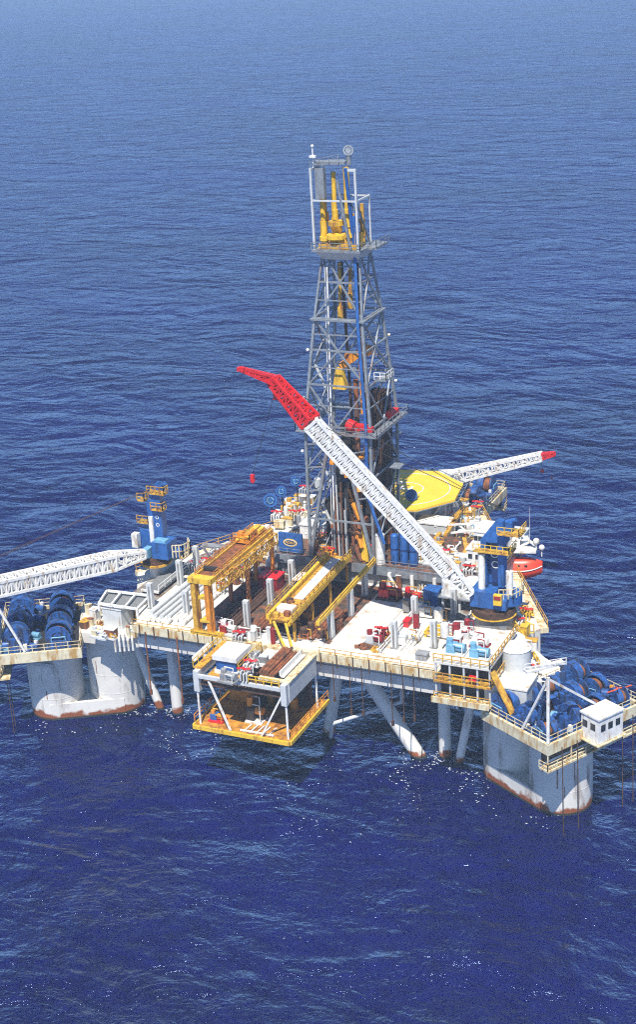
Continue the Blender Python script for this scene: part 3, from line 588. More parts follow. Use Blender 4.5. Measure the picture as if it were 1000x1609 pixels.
# anchor winch prototype, drum axis along local x... built at the origin
def anchor_winch(loc, rz, label):
    t = T('anchor_winch', label, 'winch', (0, 0, 0), 'blue anchor winches')
    MB().bb(-2.3, 2.3, -2.0, 2.0, 0, .35).bb(-2.2, -1.7, -1.4, 1.4, .35, 1.6).bb(.9, 1.35, -1.3, 1.3, .35, 1.6).build('base_frame', 'wblue', t)
    MB().tube((-1.6, 0, 1.9), (.85, 0, 1.9), 1.05, 24).build('drum', 'dbrown', t)
    MB().tube((-1.2, 0, 1.9), (.3, 0, 1.9), 1.35, 24).build('wound_cable', 'rust', t)
    MB().path([(-2.1, -1.2, .4), (-2.1, -1.2, 2.2), (-2.1, 1.0, 2.2), (-2.1, 1.0, .4)], .1, 6).build('pipework', 'lblue', t)
    for x in (-1.65, .9): MB().ring((x, 0, 1.95), 1.0, 2.0, .2, (1, 0, 0), 28).ring((x, 0, 1.95), .3, .75, .26, (1, 0, 0), 14).box((x, 0, 1.95), (.18, .28, 2.6)).box((x, 0, 1.95), (.18, 2.6, .28)).build('flange', 'wblue', t)
    MB().ring((.4, 0, 1.95), 1.95, 2.15, 1.3, (1, 0, 0), 18, 0, math.pi).build('brake_cover', 'wblue', t)
    MB().bb(1.3, 2.2, -1.1, .8, .35, 2.5).tube((1.75, -1.1, 1.6), (1.75, -2.1, 1.6), .5, 14).tube((1.7, .2, 2.5), (1.7, .2, 3.1), .35, 12).build('gearbox', 'wblue', t)
    MB().box((1.75, 1.4, .85), (.5, .6, 1.0)).build('control_box', 'white', t)
    t.location = loc; t.rotation_euler = (0, 0, rz); t['_w'] = 1; return t
aw = anchor_winch((0, 0, 0), 0, '')
spots = []
words = {210: ('left', 'nearest the front edge', 'in the middle row', 'in the rear row'), -30: ('right', 'in the front row by the mast', 'in the middle row', 'in the rear row'), 90: ('rear', '', '', '')}
def wlabel(ang, i, j):
    if ang == 210:
        return ('blue anchor winch on the left winch platform, %s %s' % (('outboard column,', 'inboard column,')[j], ('front row', 'middle row', 'back row')[2 - i]))
    if ang == -30:
        return ('blue winch on the right platform, %s, %s' % (('outer line near the cabin', 'middle line', 'line nearest the deck')[j], ('front row by the mast', 'second row', 'third row', 'back row')[i]))
    return 'small far blue anchor winch behind the helideck, %s, %s' % (('outboard', 'inboard')[j], ('left one', 'middle one', 'right one')[i])
first = True
for ang in (210, -30, 90):
    for i in range(4 if ang == -30 else 3):
        for j in range(3 if ang == -30 else 2):
            s = (-6.0 + 4.0 * i) if ang == -30 else -5.1 + 5.1 * i; r = (48.3, 42.3)[j] if ang != -30 else (49.0, 45.1, 41.2)[j]
            p = pol(ang, r + (1.0 if ang == 210 else 0), s, 12.9 if ang == 210 else 13.3); rz = R(ang) + R(90) + (math.pi if (i + j) % 2 else 0) + (.25 * ((i + 2 * j) % 3 - 1) if ang == -30 else 0)
            if ang == 210: rz = R(ang) - R(90) + (0 if j else R(180))
            lb = wlabel(ang, i, j)
            scl = (.62 + .1 * ((i * 2 + j) % 3),) * 3 if ang == -30 else (.9,) * 3
            if first: aw.scale = scl; aw.location = p; aw.rotation_euler = (0, 0, rz); aw['label'] = lb; first = False
            else: dup(aw, p, rz, lb).scale = scl

for ang, place in ((210, 'left'), (-30, 'right'), (90, 'rear')):
    for r in (47.1, 43.2) if ang == -30 else (45.6, 40.3) if ang == 90 else (46.8, 50.9):
        for s_ in (-6.6, -2.6, 2.4, 6.4):
            p = pol(ang, r, s_, 13.31 if ang != 210 else 12.91); sz = random.uniform(1.0, 1.5)
            t = T('winch_motor', 'small blue motor with white box between the big winches on the %s winch platform' % place, 'motor', p, 'blue motors between the %s winches' % place)
            MB().tube(p + Vector((-sz * .6, 0, sz * .55)), p + Vector((sz * .6, 0, sz * .55)), sz * .42, 12).box(p + Vector((0, 0, .1)), (sz * 1.3, sz, .18)).build('motor', 'wblue' if random.random() < .7 else 'lblue', t)
            MB().box(p + Vector((sz * .2, sz * .2, sz * 1.1)), (.45, .4, .5)).build('junction_box', random.choice(('white', 'orange', 'white', 'navy')), t)
# control cabin hung on the outer side of the right platform
pc = pol(-30, 52.4, -.2); t = T('control_cabin', 'small white cabin with dark square windows on the outer edge of the right winch platform', 'cabin', (pc.x, pc.y, 12.8))
rz = R(-30)
MB().box((pc.x, pc.y, 14.5), (3.0, 4.2, 3.3), rz).build('wall', 'white', t)
MB().box((pc.x, pc.y, 16.27), (3.3, 4.5, .22), rz).box((pc.x - .4, pc.y + .3, 16.5), (1.2, .9, .25), rz).build('roof', 'white', t)
ax_r = Vector((math.cos(rz), math.sin(rz), 0)); ax_t = Vector((-math.sin(rz), math.cos(rz), 0))
for k in (-1.35, -.1, 1.2):
    MB().box(pc + ax_r * 1.52 + ax_t * k + Vector((0, 0, 14.9)), (.05, .75, .9), rz).build('window', 'glass', t)
for k in (-.85, .5): MB().box(pc - ax_t * 2.12 + ax_r * k + Vector((0, 0, 14.9)), (.8, .05, .9), rz).build('window', 'glass', t)
MB().box(pc + Vector((0, 0, 12.72)), (3.6, 5, .16), rz).build('floor_bracket', 'cream', t)

# ------------------------------------------------------------------ front porch with hanging orange platform
pt = T('hanging_platform', 'white framed porch hung off the front of the deck with an orange lower floor', 'platform', (21.3, -5.4, 9))
x0, x1, y0 = 14.4, 28.2, -10.9
MB().bb(x1 - .9, x1, y0 + .9, -1.52, 14.2, 17).build('side_girder', 'post', pt)
MB().bb(x0, x0 + .8, y0 + .9, -1.52, 15.9, 17).build('side_girder', 'post', pt)
MB().bb(x0 + .802, x1 - .902, y0, y0 + .4, 16.1, 16.6).build('front_girder', 'post', pt)
for x in (x0, x1 - .9): MB().bb(x, x + .8, y0 + .1, y0 + .898, 14.0, 17.0).build('corner_housing', 'post', pt)
MB().bb(x1 - 1.0, x1 + .1, y0 + .9, -1.5, 17.002, 17.15).bb(x1 - 4.5, x1 - 1.0, y0 + .9, y0 + 1.6, 16.9, 17.15).build('walkway', 'cream', pt)
MB().bb(x0 - .3, x0 + .9, y0 + .9, -1.5, 17.002, 17.15).build('walkway', 'gold', pt)
MB().rail([(x0 - .3, y0 + .9, 17.15), (x0 - .3, -1.6, 17.15)], 1.1, 1.4, .05).rail([(x1 - 5.5, y0 + .1, 16.7), (x1 - 1, y0 + .1, 16.7)], 1.0, 1, .06).rail([(x0 + 5.9, -2, 17.1), (x0 + 5.9, y0 + 2, 17.1)], 1.0, 1.4, .05).build('railing', 'yellow', pt)
lo = MB().bb(x0 - .2, x1 + .2, y0 - .4, 1.0, 8.7, 9.0).build('lower_floor', 'ofloor', pt)
for k in range(7): MB().beam((x0 + 1.6 + k * 1.75, -1.6, 9.05), (x0 + 2.6 + k * 1.6, -1.7, 14.8), .22).build('brace', 'gold' if k % 2 else 'dark', pt)
for k in range(6): MB().box((x0 + 6.0 + k * 1.15, -3.4 + (k % 3) * .9, 9.6 + (k % 2) * .4), (.8, .9, 1.2 + .5 * (k % 3))).build('machinery_box', ('dark', 'gold', 'grey', 'dbrown', 'orange', 'dark')[k], pt)
MB().bb(x0 - .3, x1 + .3, y0 - .7, y0 - .4, 8.65, 9.2).bb(x1 + .2, x1 + .5, y0 - .4, 1.0, 8.65, 9.2).bb(x0 - .5, x0 - .2, y0 - .4, 1.0, 8.65, 9.2).build('floor_edge', 'yellow', pt)
for x in (x1 + .3, x0 - .3): MB().rail([(x, y0, 9.5), (x, 1, 9.5)], 1.0, 1.5, .05).build('railing', 'orange', pt)
for x in (x0 + .35, x1 - .35): MB().tube((x, y0 + .4, 9.0), (x, y0 + .4, 14.0), .16, 10).build('post', 'white', pt)
for x in (x0 + .35, x1 - .35): MB().tube((x, -1.2, 9.0), (x, -1.2, 14.1), .16, 10).build('post', 'white', pt)
MB().beam((x0 + 2.2, y0 + .3, 15.8), (x0 + 5.2, y0 - .2, 9.1), .24).build('stay', 'white', pt)
MB().beam((x1 - .6, y0 + .3, 15.8), (x1 - 4.0, y0 - .2, 9.1), .24).build('stay', 'white', pt)
MB().bb(x0 + 1, x0 + 4.6, -3.2, -2.9, 9.0, 13.0).build('back_panel', 'orange', pt)
MB().bb(x0 + 4.6, x1 - 1, -1.4, -1.2, 9.0, 13.1).build('back_panel', 'dbrown', pt)  # shade of the porch interior put into this panel's dark colour
MB().bb(x0 + 1.3, x0 + 6.4, y0 + 1.4, -1.6, 15.2, 15.98).build('upper_floor', 'gdeck', pt)
MB().bb(x0 + .81, x1 - .91, y0 + .51, -1.6, 14.9, 15.18).build('ceiling', 'dbrown', pt)
MB().bb(x0 + 6.5, x0 + 9.6, -6.0, -1.55, 16.5, 16.95).build('upper_floor', 'white', pt)
g = MB()
for i in range(5): g.beam((x0 + 7 + i * .9, y0 + .1, 9.15), (x0 + 7.2 + i * .9, y0 + 2.3, 9.15), .16)
g.beam((x0 + 6.4, y0 + .3, 9.2), (x0 + 11.4, y0 + .3, 9.2), .2).build('grid', 'white', pt)
# blue and white cabin on the porch
a = Vector((18.6, -6.9, 16.2)); t = T('deck_cabin', 'small cabin with white flat roof and blue walls at the left of the porch', 'cabin', a)
MB().bb(16.7, 20.1, -9.0, -4.8, 16.2, 16.7).build('skirt', 'white', t); MB().bb(16.9, 19.9, -8.8, -5.0, 16.702, 18.2).build('wall', 'blue', t)
MB().bb(16.6, 20.2, -9.1, -4.7, 18.202, 18.9).build('roof', 'white', t)
one('platform_tray', MB().bb(16.0, 21.0, -9.7, -3.4, 16.0, 16.18).bb(20.9, 21.05, -9.7, -3.4, 16.1, 16.8), 'gold', 'weathered yellow tray floor under the blue and white porch cabin', 'tray')
for i, yy in enumerate((-7.6, -5.4)): one('life_raft', MB().tube((13.5, yy - .9, 17.6), (13.5, yy + .9, 17.6), .42, 14), 'white', ('white life raft canister on the left rail of the porch, %s one' % ('nearer', 'farther')[i]), 'life raft')
# rusty pipe stack on the porch
for i in range(7):
    one('casing_pipe', MB().tube((24.0 + (i % 4) * .5 - (.25 if i > 3 else 0), -9.3, 17.25 + (.42 if i > 3 else 0)), (24.0 + (i % 4) * .5 - (.25 if i > 3 else 0), -2.0, 17.25 + (.42 if i > 3 else 0)), .24, 10), 'rust', 'rusty pipe in the stack lying on the right half of the porch', 'pipe', 'rusty pipes on the porch')
one('storage_rack', MB().bb(26.4, 26.6, -9, -2.2, 17.15, 18).bb(26.4, 27.1, -9, -2.2, 17.15, 17.3), 'white', 'long white rack beside the rusty pipes on the porch', 'rack')
def skid(name, label, cat, loc, size, mts, group=None, rz=0):
    """small machine on a skid: bed, body, cylinder, pipework"""
    t = T(name, label, cat, loc, group); x, y, z = loc; L, W, Hh = size; ca, sa = math.cos(rz), math.sin(rz)
    f = lambda a, b, c: Vector((x + a * ca - b * sa, y + a * sa + b * ca, z + c))
    MB().box(f(0, 0, .12), (L, W, .24), rz).build('skid_frame', mts[0], t)
    MB().box(f(-L * .2, 0, .24 + Hh * .3), (L * .42, W * .66, Hh * .6), rz).box(f(L * .3, W * .15, .24 + Hh * .2), (L * .25, W * .4, Hh * .4), rz).build('body', mts[1], t)
    MB().tube(f(L * .02, 0, Hh * .5), f(L * .46, 0, Hh * .5), W * .26, 14).build('cylinder', mts[2], t)
    MB().tube(f(-L * .3, 0, Hh * .6), f(-L * .3, 0, Hh * 1.1), W * .2, 12).build('filter', mts[2], t)
    MB().path([f(-L * .45, W * .4, .3), f(-L * .45, W * .4, Hh), f(L * .1, W * .4, Hh), f(L * .1, W * .4, .3)], .09, 6).build('pipework', mts[3], t)
    MB().path([f(L * .4, -W * .4, .2), f(L * .4, -W * .4, Hh * .9), f(0, -W * .4, Hh * .9)], .08, 6).build('pipework', mts[3], t)
    return t
skid('remote_vehicle', 'small white and orange machine hanging above the orange lower floor of the porch', 'machine', (21.6, -7.4, 9.02), (2.6, 2.0, 3.2), ('white', 'dark', 'orange', 'white'))
skid('deck_machine', 'blue and red machine at the left end of the orange lower floor', 'machine', (16.6, -9.0, 9.02), (2.2, 1.6, 1.3), ('red', 'blue', 'orange', 'gold'))

# ------------------------------------------------------------------ yellow pipe handling gantry, catwalk
gt = T('pipe_gantry', 'tall yellow and orange gantry with two front legs and a long beam running back', 'gantry', (11.2, 8, 17))
for x in (9.4, 11.5):
    MB().bb(x, x + .65, -1.0, -.4, 17.4, 25.0).bb(x + .25, x + .7, -.2, .2, 17.4, 25).build('leg', 'orange' if x > 10 else 'gold', gt)
MB().bb(8.9, 13.5, -1.2, .3, 17.02, 17.4).bb(8.9, 13.4, -1.24, -1.02, 17.4, 17.9).build('foot_beam', 'yellow', gt)
MB().bb(9.1, 12.7, -1.1, .3, 25.0, 25.8).bb(10.5, 12, -1.1, .2, 19.2, 19.5).bb(10.45, 11.95, -.9, .1, 22.6, 23.0).build('head_beam', 'yellow', gt)
MB().bb(9.77, 12.03, .32, 18.7, 25.3, 25.42).build('beam_floor', 'rust', gt)
for x in (9.15, 12.05): MB().bb(x, x + .6, .32, 18.8, 25.1, 25.7).build('side_beam', 'gold', gt); MB().rail([(x + .3, .6, 25.7), (x + .3, 18.6, 25.7)], .6, 1.4, .05).build('railing', 'orange', gt)
g = MB(); g.truss((13.0, .5, 24.3), (13.0, 18.6, 24.3), .6, 1.5, 15, .14, .1); g.build('walkway_truss', 'gold', gt)
for y in (10.0, 18.2): MB().bb(9.2, 9.7, y, y + .5, 17.02, 25.1).bb(12.1, 12.6, y, y + .5, 17.02, 25.1).build('support_leg', 'orange', gt)
MB().box((10.9, 13.0, 26.1), (2.8, 1.6, .7)).box((10.2, 13.2, 26.7), (.8, .9, .8)).rail([(9.6, 12, 26.4), (12.2, 12, 26.4), (12.2, 14.4, 26.4)], .9, .8, .06).tube((11.4, 12.6, 26.6), (11.4, 15, 26.8), .3, 8).build('trolley', 'orange', gt)
MB().box((10.6, 17.0, 26.1), (.8, 2.4, .5)).tube((10, 12.2, 26.2), (12, 12.8, 26.6), .25, 8).box((11.6, 16.8, 26.1), (.6, 1.8, .5)).build('grab_arm', 'yellow', gt)
MB().box((10.9, 2.6, 25.8), (2.2, .7, .4)).build('cross_beam', 'dark', gt)

cw = T('pipe_catwalk', 'long yellow catwalk with pale trough sloping from the front deck to the drill floor', 'catwalk', (22, 10, 17))
ca0, ca1 = Vector((22.2, .2, 20.6)), Vector((21.8, 21.6, 21.2))
def cpt(t, s, dz): p = ca0.lerp(ca1, t); return Vector((p.x + s, p.y, p.z + dz))
MB().beam(cpt(0, 0, 0), cpt(1, 0, 0), 2.6, .2).build('trough', 'gold', cw)
MB().beam(cpt(.3, 0, .12), cpt(.95, 0, .12), 1.5, .06).build('trough_floor', 'post', cw)
for k in range(7): MB().box(cpt(.03 + .035 * k, (-.7, .6, -.2)[k % 3], .45), (.8, .7, .6)).build('roller', ('gold', 'rust', 'dbrown', 'yellow')[k % 4], cw)
for s in (-1.75, 1.75):
    MB().beam(cpt(0, s, .2), cpt(1, s, .2), .5, .7).beam(cpt(0, s * .8, -.5), cpt(1, s * .8, -.5), .3, .5).build('side_beam', 'yellow', cw)
g = MB(); g.rail([cpt(0, 1.95, .55), cpt(1, 1.95, .55)], .9, 1.5, .05); g.rail([cpt(0, -1.95, .55), cpt(1, -1.95, .55)], .9, 1.5, .05); g.build('railing', 'gold', cw)
for y in (.06, .35, .65, .95):
    g = MB()
    for s in (-1.6, 1.6):
        a = cpt(y, s, -.75); g.beam(a, (a.x, a.y, 17.03), .35)
    g.beam(cpt(y, -1.6, -.9), cpt(y, 1.6, -.9), .3).build('support_leg', 'gold', cw)
MB().beam(cpt(0, -.9, -.3), (23.6, -1.6, 17.6), .3).beam(cpt(0, .9, -.3), (24.4, -1.0, 17.5), .3).build('front_chute', 'yellow', cw)
MB().box(cpt(.12, 0, .5), (2.4, 1.6, .7)).build('pipe_carriage', 'white', cw)
yb = MB().beam((28.2, -.4, 21.2), (27.6, 21.4, 21.4), .5, .55); yb.tube((28.2, .5, 21.7), (27.6, 21.3, 21.9), .12, 6)
one('lifting_beam', yb, 'yellow', 'slim straight yellow beam on white posts right of the catwalk', 'beam')

for k, (x, y) in enumerate(((17.4, .9), (19.6, 1.2), (25.6, .8), (27.2, 1.4))):
    one('tarpaulin', MB().sphere((x, y, 17.05), 1.0, .75, 9, 5), 'white', 'white tarpaulin covered heap on the front deck edge behind the porch', 'tarpaulin', 'white covered heaps behind the porch')
# rack posts
def rack_post(x, y, label, h=4.0, w=.8):
    t = T('rack_post', label, 'post', (x, y, 17.03), 'pale grey rack posts standing on the deck')
    MB().bb(x - w / 2, x + w / 2, y - .35, y + .35, 17.03, 17 + h).build('post', 'post', t)
    MB().bb(x - w / 2 - .1, x + w / 2 + .1, y - .45, y + .45, 17.03, 17.2).bb(x - .12, x + .12, y - .42, y - .352, 17.2, 17 + h * .9).build('base_plate', 'grey', t)
for x, y, lb in ((-.9, 4.9, 'front post of the row by the left crane'), (-.9, 13.6, 'second post of the row by the left crane'), (-1.1, 19.2, 'rear post of the row by the left crane'),
                 (5.4, 4.1, 'post at the front of the white pipes, left of the gantry'), (15.3, 3.8, 'post in front of the rusty rack, right of the gantry'), (15.3, 11.4, 'post in the middle of the rusty rack'), (15.3, 18.6, 'post at the rear of the rusty rack near the sign'),
                 (28.0, 4.3, 'front post beside the slim yellow beam'), (27.8, 11.6, 'middle post beside the slim yellow beam'), (27.2, 18.3, 'rear post beside the slim yellow beam'),
                 (37.5, 3.9, 'front post on the right pale deck'), (37.3, 12.1, 'rear post on the right pale deck'), (42.5, 5.6, 'post beside the yellow frames on the right'), (41.6, 16.2, 'post in front of the white tank house')):
    rack_post(x, y, 'pale grey ' + lb)

# white pipes on the left pipe deck
def pipes(n, x0, dx, y0, y1, z, r, mt, label, group, jy=.8, rows=1, name='pipe'):
    pr_ = {}
    for k in range(rows):
        for i in range(n - k):
            x = x0 + (i + .5 * k) * dx; j = random.uniform(-jy, jy); zz = z + r + k * r * 1.74
            key = 0
            if key not in pr_:
                pr_[key] = one(name, MB().tube((x, y0, zz), (x, y1, zz), r, 10).tube((x, y0 - .01, zz), (x, y0 + .3, zz), r * 1.12, 10), mt, label, 'pipe', group); zb = pr_[key].location.z
            else:
                o = pr_[key].copy(); COL.objects.link(o); o.location = (x, (y0 + y1) / 2 + j, zb + k * r * 1.74)
pipes(9, .1, .78, 1.2, 19.5, 17.03, .34, 'white', 'long white pipe lying in the bundle on the left deck', 'white pipes on the left deck')
pipes(4, .9, 1.0, 1.8, 20.5, 17.62, .3, 'post', 'pale pipe resting on top of the white pipe bundle on the left deck', 'pale pipes stacked on the white bundle')
pipes(7, 10.0, .62, 3.2, 16, 17.03, .27, 'dbrown', 'dark brown pipe lying under the orange gantry beam', 'dark pipes under the gantry')
pipes(6, 16.6, .6, 2.4, 17, 17.03, .27, 'rust', 'rusty brown pipe lying left of the catwalk', 'rusty pipes left of the catwalk', rows=2)
pipes(6, 24.2, .58, 2.4, 11, 17.03, .26, 'rust', 'rusty brown pipe lying right of the catwalk', 'rusty pipes right of the catwalk', rows=2)
pipes(3, 34.9, .42, 2.0, 8.0, 17.03, .18, 'gold', 'thin tan pipe lying beside the front right deck post', 'tan pipes on the right deck', .4)
pipes(3, 38.6, .55, 2.4, 9.5, 17.03, .22, 'white', 'slim white pipe lying right of the front right deck post', 'slim white pipes on the right deck', .4)

# ------------------------------------------------------------------ blue sign
t = T('sign_board', 'blue sign board with an oval yellow and white logo at the foot of the derrick', 'sign', (13.2, 23.1, 20.0))
MB().bb(11.3, 15.2, 22.9, 23.3, 20.25, 23.3).build('board', 'blue', t)
for x in (11.5, 14.8): MB().bb(x, x + .2, 23.302, 23.5, 20, 23.3).build('post', 'grey', t)
def oval(cx, y, cz, a, b, d0, mt, name):
    n = 32; mb = MB(); v = [(cx + a * math.cos(2 * math.pi * i / n), y, cz + b * math.sin(2 * math.pi * i / n)) for i in range(n)]
    v2 = [(p[0], y + d0, p[2]) for p in v]
    mb.add(v + v2, [tuple(range(n)), tuple(reversed(range(n, 2 * n)))] + [(i, n + i, n + (i + 1) % n, (i + 1) % n) for i in range(n)]); return mb.build(name, mt, t)
oval(13.25, 22.86, 21.85, 1.15, .62, .038, 'heli', 'logo_ring'); oval(13.25, 22.845, 21.85, 1.02, .50, .014, 'white', 'logo_field'); oval(13.25, 22.835, 21.85, .94, .40, .009, 'navy', 'logo_field')
text_mesh('lettering', 'NOBLE', .52, 'heli', t, (13.25, 22.82, 21.85), (R(90), 0, 0), .012)

# ------------------------------------------------------------------ helideck
hc = Vector((22.8, 46.2, 23.0)); t = T('helideck', 'yellow eight-sided helicopter deck with white circle markings behind the derrick', 'helideck', (hc.x, hc.y, 17))
oc = [(hc.x + 9.5 * math.cos(R(-14 + 45 * i)), hc.y + 9.5 * math.sin(R(-14 + 45 * i))) for i in range(8)]
MB().prism(oc, 22.6, 23.0).build('deck', 'heli', t)
MB().ring((hc.x, hc.y, 23.02), 7.1, 7.3, .03, n=48).build('marking', 'post', t)
MB().ring((hc.x, hc.y, 23.02), 2.8, 3.0, .03, n=40).build('marking', 'post', t)
MB().box((hc.x - .8, hc.y, 23.02), (.4, 2.6, .03)).box((hc.x + .8, hc.y, 23.02), (.4, 2.6, .03)).box((hc.x, hc.y, 23.021), (1.2, .4, .03)).build('marking', 'white', t)
nt_ = MB(); oo = [(hc.x + 10.2 * math.cos(R(-14 + 45 * i)), hc.y + 10.2 * math.sin(R(-14 + 45 * i)), 22.9) for i in range(8)]
for i in range(8):
    a, b = Vector((*oc[i], 22.7)), Vector((*oc[(i + 1) % 8], 22.7)); A_, B_ = Vector(oo[i]), Vector(oo[(i + 1) % 8])
    nt_.beam(A_, B_, .1)
    for k in range(5): nt_.beam(a.lerp(b, k / 5), A_.lerp(B_, k / 5), .07)
nt_.build('safety_net_frame', 'steel', t)
g = MB()
for i in range(8):
    x, y = oc[i]; x = hc.x + (x - hc.x) * .8; y = hc.y + (y - hc.y) * .8; g.beam((x, y, 17.02), (x, y, 22.5), .35); x2, y2 = oc[(i + 1) % 8]; x2 = hc.x + (x2 - hc.x) * .8; y2 = hc.y + (y2 - hc.y) * .8
    g.beam((x, y, 17.4), (x2, y2, 22.4), .22).beam((x, y, 22.4), (x2, y2, 22.4), .25)
g.build('support_frame', 'post', t)
st_ = at(722, 800, 22.5); sb = at(640 + 60, 850, 17.2); MB().beam(st_ + Vector((.6, -.4, 0)), at(690, 838, 18.4), 1.0, .12).rail([st_ + Vector((1, -.4, 0)), at(694, 838, 18.4)], 1, 1.2, .05).build('stairway', 'gold', t)

# ------------------------------------------------------------------ lifeboat
p = at(816, 888, 17.6); t = T('lifeboat', 'orange enclosed lifeboat hanging in davits outside the right edge of the deck', 'lifeboat', (p.x, p.y, 15.6))
n = 14; vs = []; fs = []; dirv = Vector((math.cos(VIEW * .6), math.sin(VIEW * .6), 0)); side = Vector((-dirv.y, dirv.x, 0)); Lb = 3.5
prof = [(0, -1.5), (.8, -1.2), (1.35, -.3), (1.4, .5), (1.2, .7), (1.05, 1.3), (.5, 1.8), (0, 1.95)]
K = len(prof) * 2 - 2
for i in range(n + 1):
    s_ = -1 + 2 * i / n; k = max(.02, (1 - abs(s_) ** 2.6)); zz = .35 * abs(s_) ** 2
    ringp = [(x, z) for x, z in prof] + [(-x, z) for x, z in reversed(prof[1:-1])]
    for x, z in ringp:
        vs.append(Vector((p.x, p.y, 16.9)) + dirv * s_ * Lb + side * x * k + Vector((0, 0, (z * (.55 + .45 * k)) + zz)))
for i in range(n):
    for j in range(K): fs.append((i * K + j, i * K + (j + 1) % K, (i + 1) * K + (j + 1) % K, (i + 1) * K + j))
MB().add(vs, fs, True).build('boat_hull', 'lorange', t)
q0 = Vector((p.x, p.y, 16.9))
rb = MB()
for sgn in (1, -1):
    pts = [q0 + dirv * s_ * Lb + side * sgn * 1.44 * (1 - abs(s_) ** 2.6) + Vector((0, 0, .3 + .35 * s_ * s_)) for s_ in [-.98 + .14 * i for i in range(15)]]
    rb.path(pts, .09, 6)
rb.build('rubbing_strake', 'white', t)
MB().box(q0 + Vector((0, 0, 2.1)) - dirv * 1.2, (1.3, 1.1, .7), VIEW * .6).build('steering_cover', 'lorange', t)
for k in (-1.1, 0, 1.1): MB().box(q0 - side * 1.12 + dirv * k + Vector((0, 0, 1.05)), (.45, .12, .25), VIEW * .6).build('window', 'glass', t)
t2 = T('lifeboat_davit', 'white davit frame with red braces and white domes holding the orange lifeboat', 'davit', (p.x - 2, p.y, 17))
for k in (-2.6, 2.4):
    b0 = q0 + dirv * k - Vector((2.6, -1, 0)); MB().beam(b0, b0 + Vector((.4, 0, 4.8)), .32).beam(b0 + Vector((.4, 0, 4.8)), q0 + dirv * k + Vector((0, 0, 4.0)), .3).build('arm', 'white', t2)
MB().box(q0 + Vector((-1.4, .4, 4.6)), (5.4, 1.2, .3), VIEW).beam(q0 + Vector((-3, 0, 2.0)), q0 + Vector((1.6, 1, 4.3)), .25).build('head_beam', 'white', t2)
MB().box(q0 + Vector((.4, 0, 3.3)), (4.4, 2.2, .35), VIEW * .6).box(q0 + Vector((-.9, .2, 3.9)), (2.0, 1.4, .9), VIEW * .6).build('canopy', 'white', t2)
MB().beam(q0 + Vector((-2.4, 0, 4.2)), q0 + Vector((.8, .6, 2.4)), .5, .3).build('brace', 'red', t2)
for a_, z_, r_ in ((2.6, 4.6, .5), (3.4, 3.6, .45), (.3, 6.2, .45)):
    MB().sphere(q0 + dirv * a_ + Vector((0, 0, z_)), r_).tube(q0 + dirv * a_ + Vector((0, 0, z_ - 1.4)), q0 + dirv * a_ + Vector((0, 0, z_ - .2)), .1).build('dome', 'white', t2)
wa = q0 + dirv * 1.6 + Vector((0, 0, 4.7)); one('whip_antenna', MB().tube(wa, wa + Vector((0, 0, 5.4)), .05, 6, .02), 'white', 'thin tall white whip antenna above the lifeboat', 'antenna')

# ------------------------------------------------------------------ right side: white storage tanks, engine module, tank house
for (x, y, r, z0, z1, lb) in ((54.6, 3.6, 1.95, 15.5, 19.9, 'near large white cylindrical tank at the right deck corner'), (52.3, 7.9, 2.05, 15.5, 18.9, 'far white cylindrical tank just below the right crane')):
    t = T('storage_tank', lb, 'tank', (x, y, z0), 'white storage tanks')
    MB().tube((x, y, z0), (x, y, z1), r, 40).build('shell', 'post', t)
    MB().tube((x, y, z1 + .002), (x, y, z1 + .25), r + .08, 40, r - .3).tube((x, y + .3, z1 + .25), (x, y + .3, z1 + .45), .4, 14).build('lid', 'white', t)
    MB().rail([(x - r - .1, y - 1.2, z0 + 1), (x - r - .1, y + .2, z0 + 1)], z1 - z0 - 1, .7, .05).build('ladder', 'gold', t)
t = T('engine_module', 'open fronted two storey machinery module with yellow walkways under the right corner roof', 'machinery house', (50, 2, 14.2))
X0, X1, Y0, Y1 = 45.9, 53.4, -3.6, 7.6
MB().bb(X0, X1, Y0, Y1, 19.7, 20.0).build('roof', 'deck', t)
MB().bb(X0 + .2, X1 - .3, Y0 + 2.0, Y1 - .2, 14.42, 19.7).build('wall', 'dark', t)  # solid block, coloured dark as the shade behind the open front
MB().bb(X0, X1 + .2, Y0 - .2, Y0 + 1.9, 17.15, 17.4).build('walkway', 'gold', t)
MB().bb(X0, X1 + .2, Y0 - .2, Y0 + 1.9, 14.5, 14.8).bb(X0 - .3, X1, Y0 - .5, Y0 - .2, 14.3, 15.1).build('walkway', 'cream', t)
MB().rail([(X0, Y0 - .1, 17.4), (X1 + .2, Y0 - .1, 17.4), (X1 + .2, Y1, 17.4)], 1.1, 1.2, .06).rail([(X0, Y0, 20), (X1, Y0, 20), (X1, Y1, 20)], 1.1, 1.3, .06).rail([(X0, Y0 - .2, 14.8), (X1, Y0 - .2, 14.8)], 1.0, 1.3, .05).build('railing', 'gold', t)
for x in (X0 + .1, X0 + 2, X0 + 3.9, X0 + 5.7, X1 - .15): MB().bb(x, x + .22, Y0 + .1, Y0 + .32, 14.8, 19.7).build('post', 'post', t)
MB().beam((X1 + .2, Y0 + .5, 19.5), (X1 + 3.2, Y0 - .6, 14.6), 1.0, .14).build('stairway', 'gold', t)
MB().box((X0 + 5.2, Y0 + .2, 18.2), (1.0, .5, .7)).build('fire_box', 'red', t)
